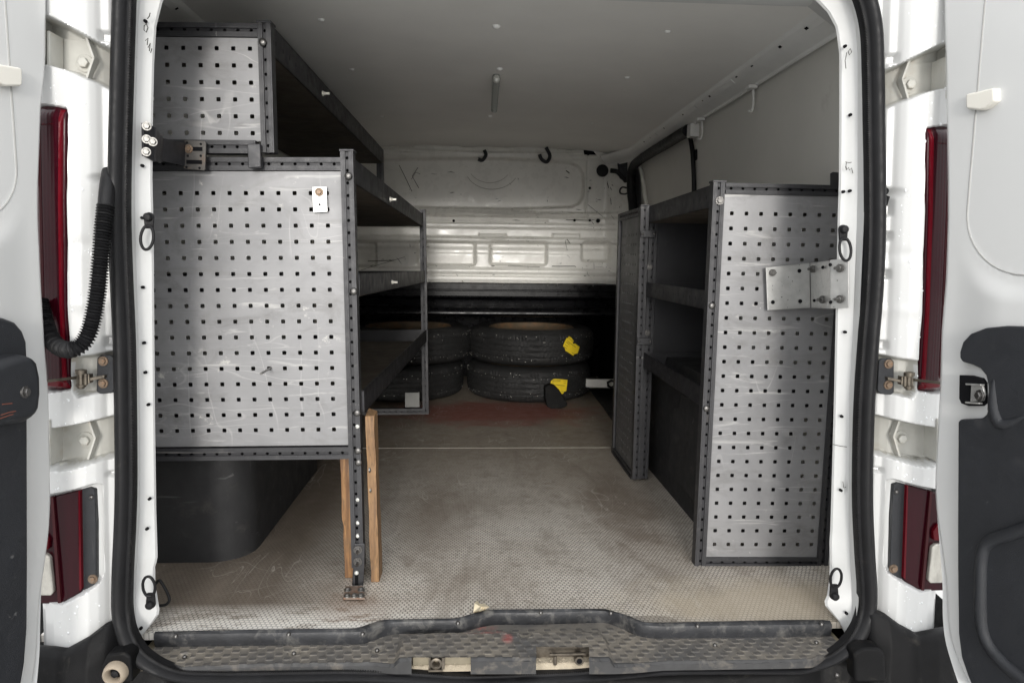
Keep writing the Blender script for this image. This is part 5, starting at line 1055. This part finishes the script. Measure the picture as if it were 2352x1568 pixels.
# two boards that prop the left rack
def board(name, b0, b1, wx, wy, top, mat, label, lean=0.0):
    mb = MB(); nz = 14; P = []
    for k in range(nz + 1):
        t = k / nz; c_ = Vector(b0).lerp(Vector(b1), t); j = [rng.normal(0, 0.0007) for _ in range(8)]
        P.append([c_ + Vector((-wx / 2 + j[0], -wy / 2 + j[1], top * 0 if k < nz else j[2])), c_ + Vector((wx / 2 + j[3], -wy / 2 + j[4], 0)), c_ + Vector((wx / 2 + j[5], wy / 2, 0)), c_ + Vector((-wx / 2, wy / 2 + j[6], 0 if k < nz else 0.008))])
    mb.grid(P, 0, True); n_ = len(mb.v); mb.add([], []); mb.f += [(3, 2, 1, 0), (n_ - 4, n_ - 3, n_ - 2, n_ - 1)]; mb.m += [0, 0]
    return tag(mb.build(name, mat, bevel=0.0012, seg=1), label, 'wooden board', 'wooden boards propping the left rack')
a = atZ(803, 1334, FZ); a = Vector((a.x - 0.003, 1.745, FZ)); 
board('wooden_board', (-0.310, 1.742, FZ), (-0.319, 1.742, -0.492), 0.034, 0.034, 0, wood_a, 'orange pine board standing under the rack, left of the front post')
board('wooden_board', (-0.247, 1.728, FZ), (-0.257, 1.735, -0.382), 0.022, 0.056, 0, wood_b, 'weathered pine board standing upright, right of the front post')
# scrap of paper on the edge strip
mb = MB(); pts = [(1087, 1405), (1090, 1384), (1096, 1378), (1101, 1386), (1112, 1385), (1124, 1392), (1113, 1398), (1100, 1402)]
c_ = atZ(1103, 1392, FZ + 0.018); vs = [atZ(px, py, FZ + 0.007 + 0.012 * (i % 2)) for i, (px, py) in enumerate(pts)]; mb.add([c_] + vs + [v + Vector((0, 0.004, -0.004)) for v in [c_] + vs], [(0, i + 1, (i + 1) % 8 + 1) for i in range(8)] + [(9, (i + 1) % 8 + 10, i + 10) for i in range(8)])
tag(mb.build('paper_scrap', paperm), 'crumpled scrap of pale paper lying behind the black sill strip', 'paper scrap')

# ---- tyres
TH = 0.2125
def tyre_mesh(seed, radius=0.382):
    r_ = np.random.default_rng(seed); nA, nH = 360, 46
    A = np.linspace(0, 2 * np.pi, nA, endpoint=False)[None, :]; h = np.linspace(0, 1, nH)[:, None]
    # half-profile from bead to bead: sidewall, shoulder, tread, shoulder, sidewall
    prof = [(0.262, 0.022), (0.275, 0.008), (0.30, 0.003), (0.335, 0.006), (0.358, 0.016), (0.372, 0.030), (0.379, 0.048), (0.382, 0.070), (0.383, 0.106), (0.382, 0.142), (0.379, 0.164), (0.372, 0.182), (0.358, 0.196), (0.335, 0.206), (0.30, 0.209), (0.275, 0.204), (0.262, 0.190)]
    pr = np.array(prof); d = np.r_[0, np.cumsum(np.hypot(*np.diff(pr, axis=0).T))]; t = np.linspace(0, d[-1], 84)
    R = np.interp(t, d, pr[:, 0])[:, None]; H = np.interp(t, d, pr[:, 1])[:, None]
    tread = ss(R, 0.366, 0.376); ph = A * radius
    zig = 0.0022 * np.sign(np.sin(ph / 0.034 * 2 * np.pi)) + 0.001 * np.sin(ph / 0.09)
    g = np.zeros((len(R), nA))
    for hc in (0.056, 0.090, 0.122, 0.156): g = np.maximum(g, 1 - ss(np.abs(H - hc - zig), 0.0018, 0.0034))
    sip = (np.sin(ph / 0.019 * 2 * np.pi + np.where(H < 0.056, 0, np.where(H > 0.156, 1.3, 3.0 + H * 60))) > 0.86) * (0.5 + 0.5 * ((H < 0.058) | (H > 0.154)))
    g = np.maximum(g, sip)
    rr = R - 0.0052 * g * tread + 0.0006 * np.sin(ph * 31 + H * 200)
    rib = 0.0016 * (np.abs((R - 0.318)) < 0.004)
    hh = H + np.where(H > 0.1, rib, -rib)
    P = np.stack([rr * np.cos(A), rr * np.sin(A), np.repeat(hh, nA, 1)], -1)
    mb = MB(); mb.grid(P.tolist(), 0, True); ty = raw('rubber', mb, tyre_m, 45)
    rm = MB(); rm.lathe([(0.262, 0.022), (0.258, 0.030), (0.235, 0.045), (0.225, 0.10), (0.235, 0.165), (0.256, 0.186), (0.262, 0.200), (0.252, 0.205), (0.244, 0.190), (0.238, 0.172), (0.205, 0.150), (0.17, 0.148), (0.15, 0.162), (0.11, 0.166), (0.09, 0.155), (0.034, 0.155), (0.033, 0.10)], n=64)
    for k in range(5):
        a = k * 2 * math.pi / 5; rm.lathe([(0.0001, 0.161), (0.009, 0.161), (0.009, 0.15)], (0.062 * math.cos(a), 0.062 * math.sin(a), 0), 10)
    rim = raw('rim', rm, rim_m, 40)
    st = MB()
    for k in range(110):
        a = r_.uniform(0, 2 * math.pi); hc = r_.choice([0.034, 0.042, 0.050, 0.066, 0.146, 0.162, 0.170, 0.178]) + r_.normal(0, 0.001)
        R0 = float(np.interp(hc, pr[:, 1][5:12], pr[:, 0][5:12])); c0 = Vector((R0 * math.cos(a), R0 * math.sin(a), hc)); n_ = Vector((math.cos(a), math.sin(a), 0)); u = Vector((-math.sin(a), math.cos(a), 0))
        ring = [[c0 + n_ * e + u * (q * math.cos(b)) + UZ * (q * math.sin(b)) for b in np.linspace(0, 2 * math.pi, 7)[:-1]] for e, q in ((-0.001, 0.0022), (0.0012, 0.0020), (0.0016, 0.0005))]
        st.grid(ring, 0, True)
    studs = raw('studs', st, stud_m, 60)
    return ty, rim, studs
TY = [tyre_mesh(3), tyre_mesh(8)]
def tyre(x, y, lev, rot, var, label):
    o = root('tyre', (x, y, FZ + TH * lev), label, 'tyre', 'studded winter tyres stacked at the bulkhead')
    Mx = Matrix.Translation((x, y, FZ + TH * lev + 0.002)) @ Matrix.Rotation(rot, 4, 'Z')
    ty, rim, st = TY[var]; inst(ty, Mx, o); inst(rim, Mx, o); s = inst(st, Mx, o); s['kind'] = 'stuff'; return o
tx = atY(1219, 850, 4.25).x; lx = atY(938, 850, 4.25).x
T1 = tyre(tx - 0.012, 4.26, 0, 0.4, 1, 'bottom studded tyre of the right stack, whole yellow sticker behind the rubber wedge')
T2 = tyre(tx, 4.26, 1, 2.1, 0, 'top studded tyre of the right stack with a torn yellow sticker on its tread')
T3 = tyre(lx - 0.045, 4.27, 0, 1.2, 1, 'bottom studded tyre of the left stack behind the rack foot')
T4 = tyre(lx, 4.27, 1, 3.6, 0, 'top studded tyre of the left stack, partly behind the left rack')
def sticker(T, cx, cy, pts, lines, text):
    R = 0.3865
    def on(px, py, r=R):
        d = 4.0; p = None
        for _ in range(12):
            p = atY(px, py, d); dx = p.x - cx; d = cy - math.sqrt(max(1e-6, r * r - dx * dx))
        return p
    c0 = (sum(p[0] for p in pts) / len(pts), sum(p[1] for p in pts) / len(pts)); mb = MB(); n = len(pts); rings = []
    for t in (0.0001, 0.34, 0.67, 1.0): rings.append([on(c0[0] + (px - c0[0]) * t, c0[1] + (py - c0[1]) * t, R + 0.001 * math.sin(px * 7 + py * 3 + t * 5)) for px, py in pts])
    mb.grid(rings, 0, True); s = mb.build('sticker', yellow, T, smooth=60)
    mb = MB()
    for a, b, wd in lines:
        q = [on(a[0] + (b[0] - a[0]) * t, a[1] + (b[1] - a[1]) * t, R + 0.0025) for t in (0, 0.25, 0.5, 0.75, 1)]
        mb.grid([[p, p + Vector((0, 0, -wd))] for p in q])
    mb.build('print_lines', ink, s)
    tc = bpy.data.curves.new('sticker_text', 'FONT'); tc.body = text[0]; tc.size = text[3]; tmp = bpy.data.objects.new('tmp', tc); COL.objects.link(tmp)
    tm = bpy.data.meshes.new_from_object(tmp); bpy.data.objects.remove(tmp); to = bpy.data.objects.new('sticker_text', tm); COL.objects.link(to); tm.materials.clear(); tm.materials.append(ink)
    p = on(text[1], text[2], R + 0.003); ang = math.atan2(p.x - cx, -(p.y - cy)); attach(to, s)
    to.matrix_basis = GT @ Matrix.Translation(p) @ Matrix.Rotation(ang, 4, 'Z') @ Matrix.Rotation(math.pi / 2, 4, 'X') @ Matrix.Rotation(text[4], 4, 'Z')
def z1(x, y): return (1260 + x * 0.1116, 758.3 + y * 0.1116)
sticker(T1, tx - 0.012, 4.26, [z1(*q) for q in [(28, 1170), (50, 1040), (110, 998), (200, 1002), (390, 1020), (380, 1130), (362, 1250), (330, 1262), (295, 1305), (220, 1305), (160, 1240), (90, 1190)]],
        [(z1(70, 1108), z1(330, 1135), 0.0024), (z1(68, 1140), z1(150, 1146), 0.0024), (z1(75, 1072), z1(112, 1076), 0.002), (z1(255, 1255), z1(350, 1262), 0.002), (z1(305, 1042), z1(362, 1045), 0.0012), (z1(305, 1082), z1(362, 1085), 0.0012)], ('ACCOM', *z1(78, 1055), 0.0135, -0.05))
sticker(T2, tx, 4.26, [z1(*q) for q in [(295, 325), (330, 240), (370, 160), (395, 158), (420, 125), (470, 150), (520, 220), (475, 238), (510, 280), (545, 270), (580, 300), (640, 340), (622, 400), (600, 475), (530, 490), (510, 525), (470, 500), (400, 450), (345, 420), (330, 360)]],
        [(z1(385, 218), z1(560, 345), 0.0026), (z1(365, 238), z1(430, 290), 0.0026), (z1(340, 290), z1(395, 330), 0.002), (z1(325, 330), z1(380, 380), 0.002), (z1(480, 455), z1(520, 480), 0.002)], ('ACCOM', *z1(405, 165), 0.011, -0.6))
# black rubber wedge in front of the right stack
def wd(px, py, d): return atY(px, py, d)
mb = MB(); prof_ = [(1249, 895), (1258, 890), (1270, 891), (1283, 904), (1294, 922), (1301, 934), (1298, 940), (1285, 944), (1264, 945), (1254, 940), (1250, 918)]
P0 = [atY(px, py, 3.84 - 0.03 * (944 - py) / 50 * -1) for px, py in prof_]; zmin = min(p.z for p in P0); sh = Vector((0, 0, FZ - zmin))
mb.prism([p + sh for p in P0], (0.0, -0.055, 0.0)); WG = tag(mb.build('rubber_wedge', M('wedge_rubber', (0.011, 0.011, 0.011), 0.8, spec=0.08, dirt=((0.03, 0.028, 0.024), 30, 0.55, 0.6)), bevel=0.012, seg=3), 'black rubber wedge standing on the floor in front of the right tyre stack', 'wedge')
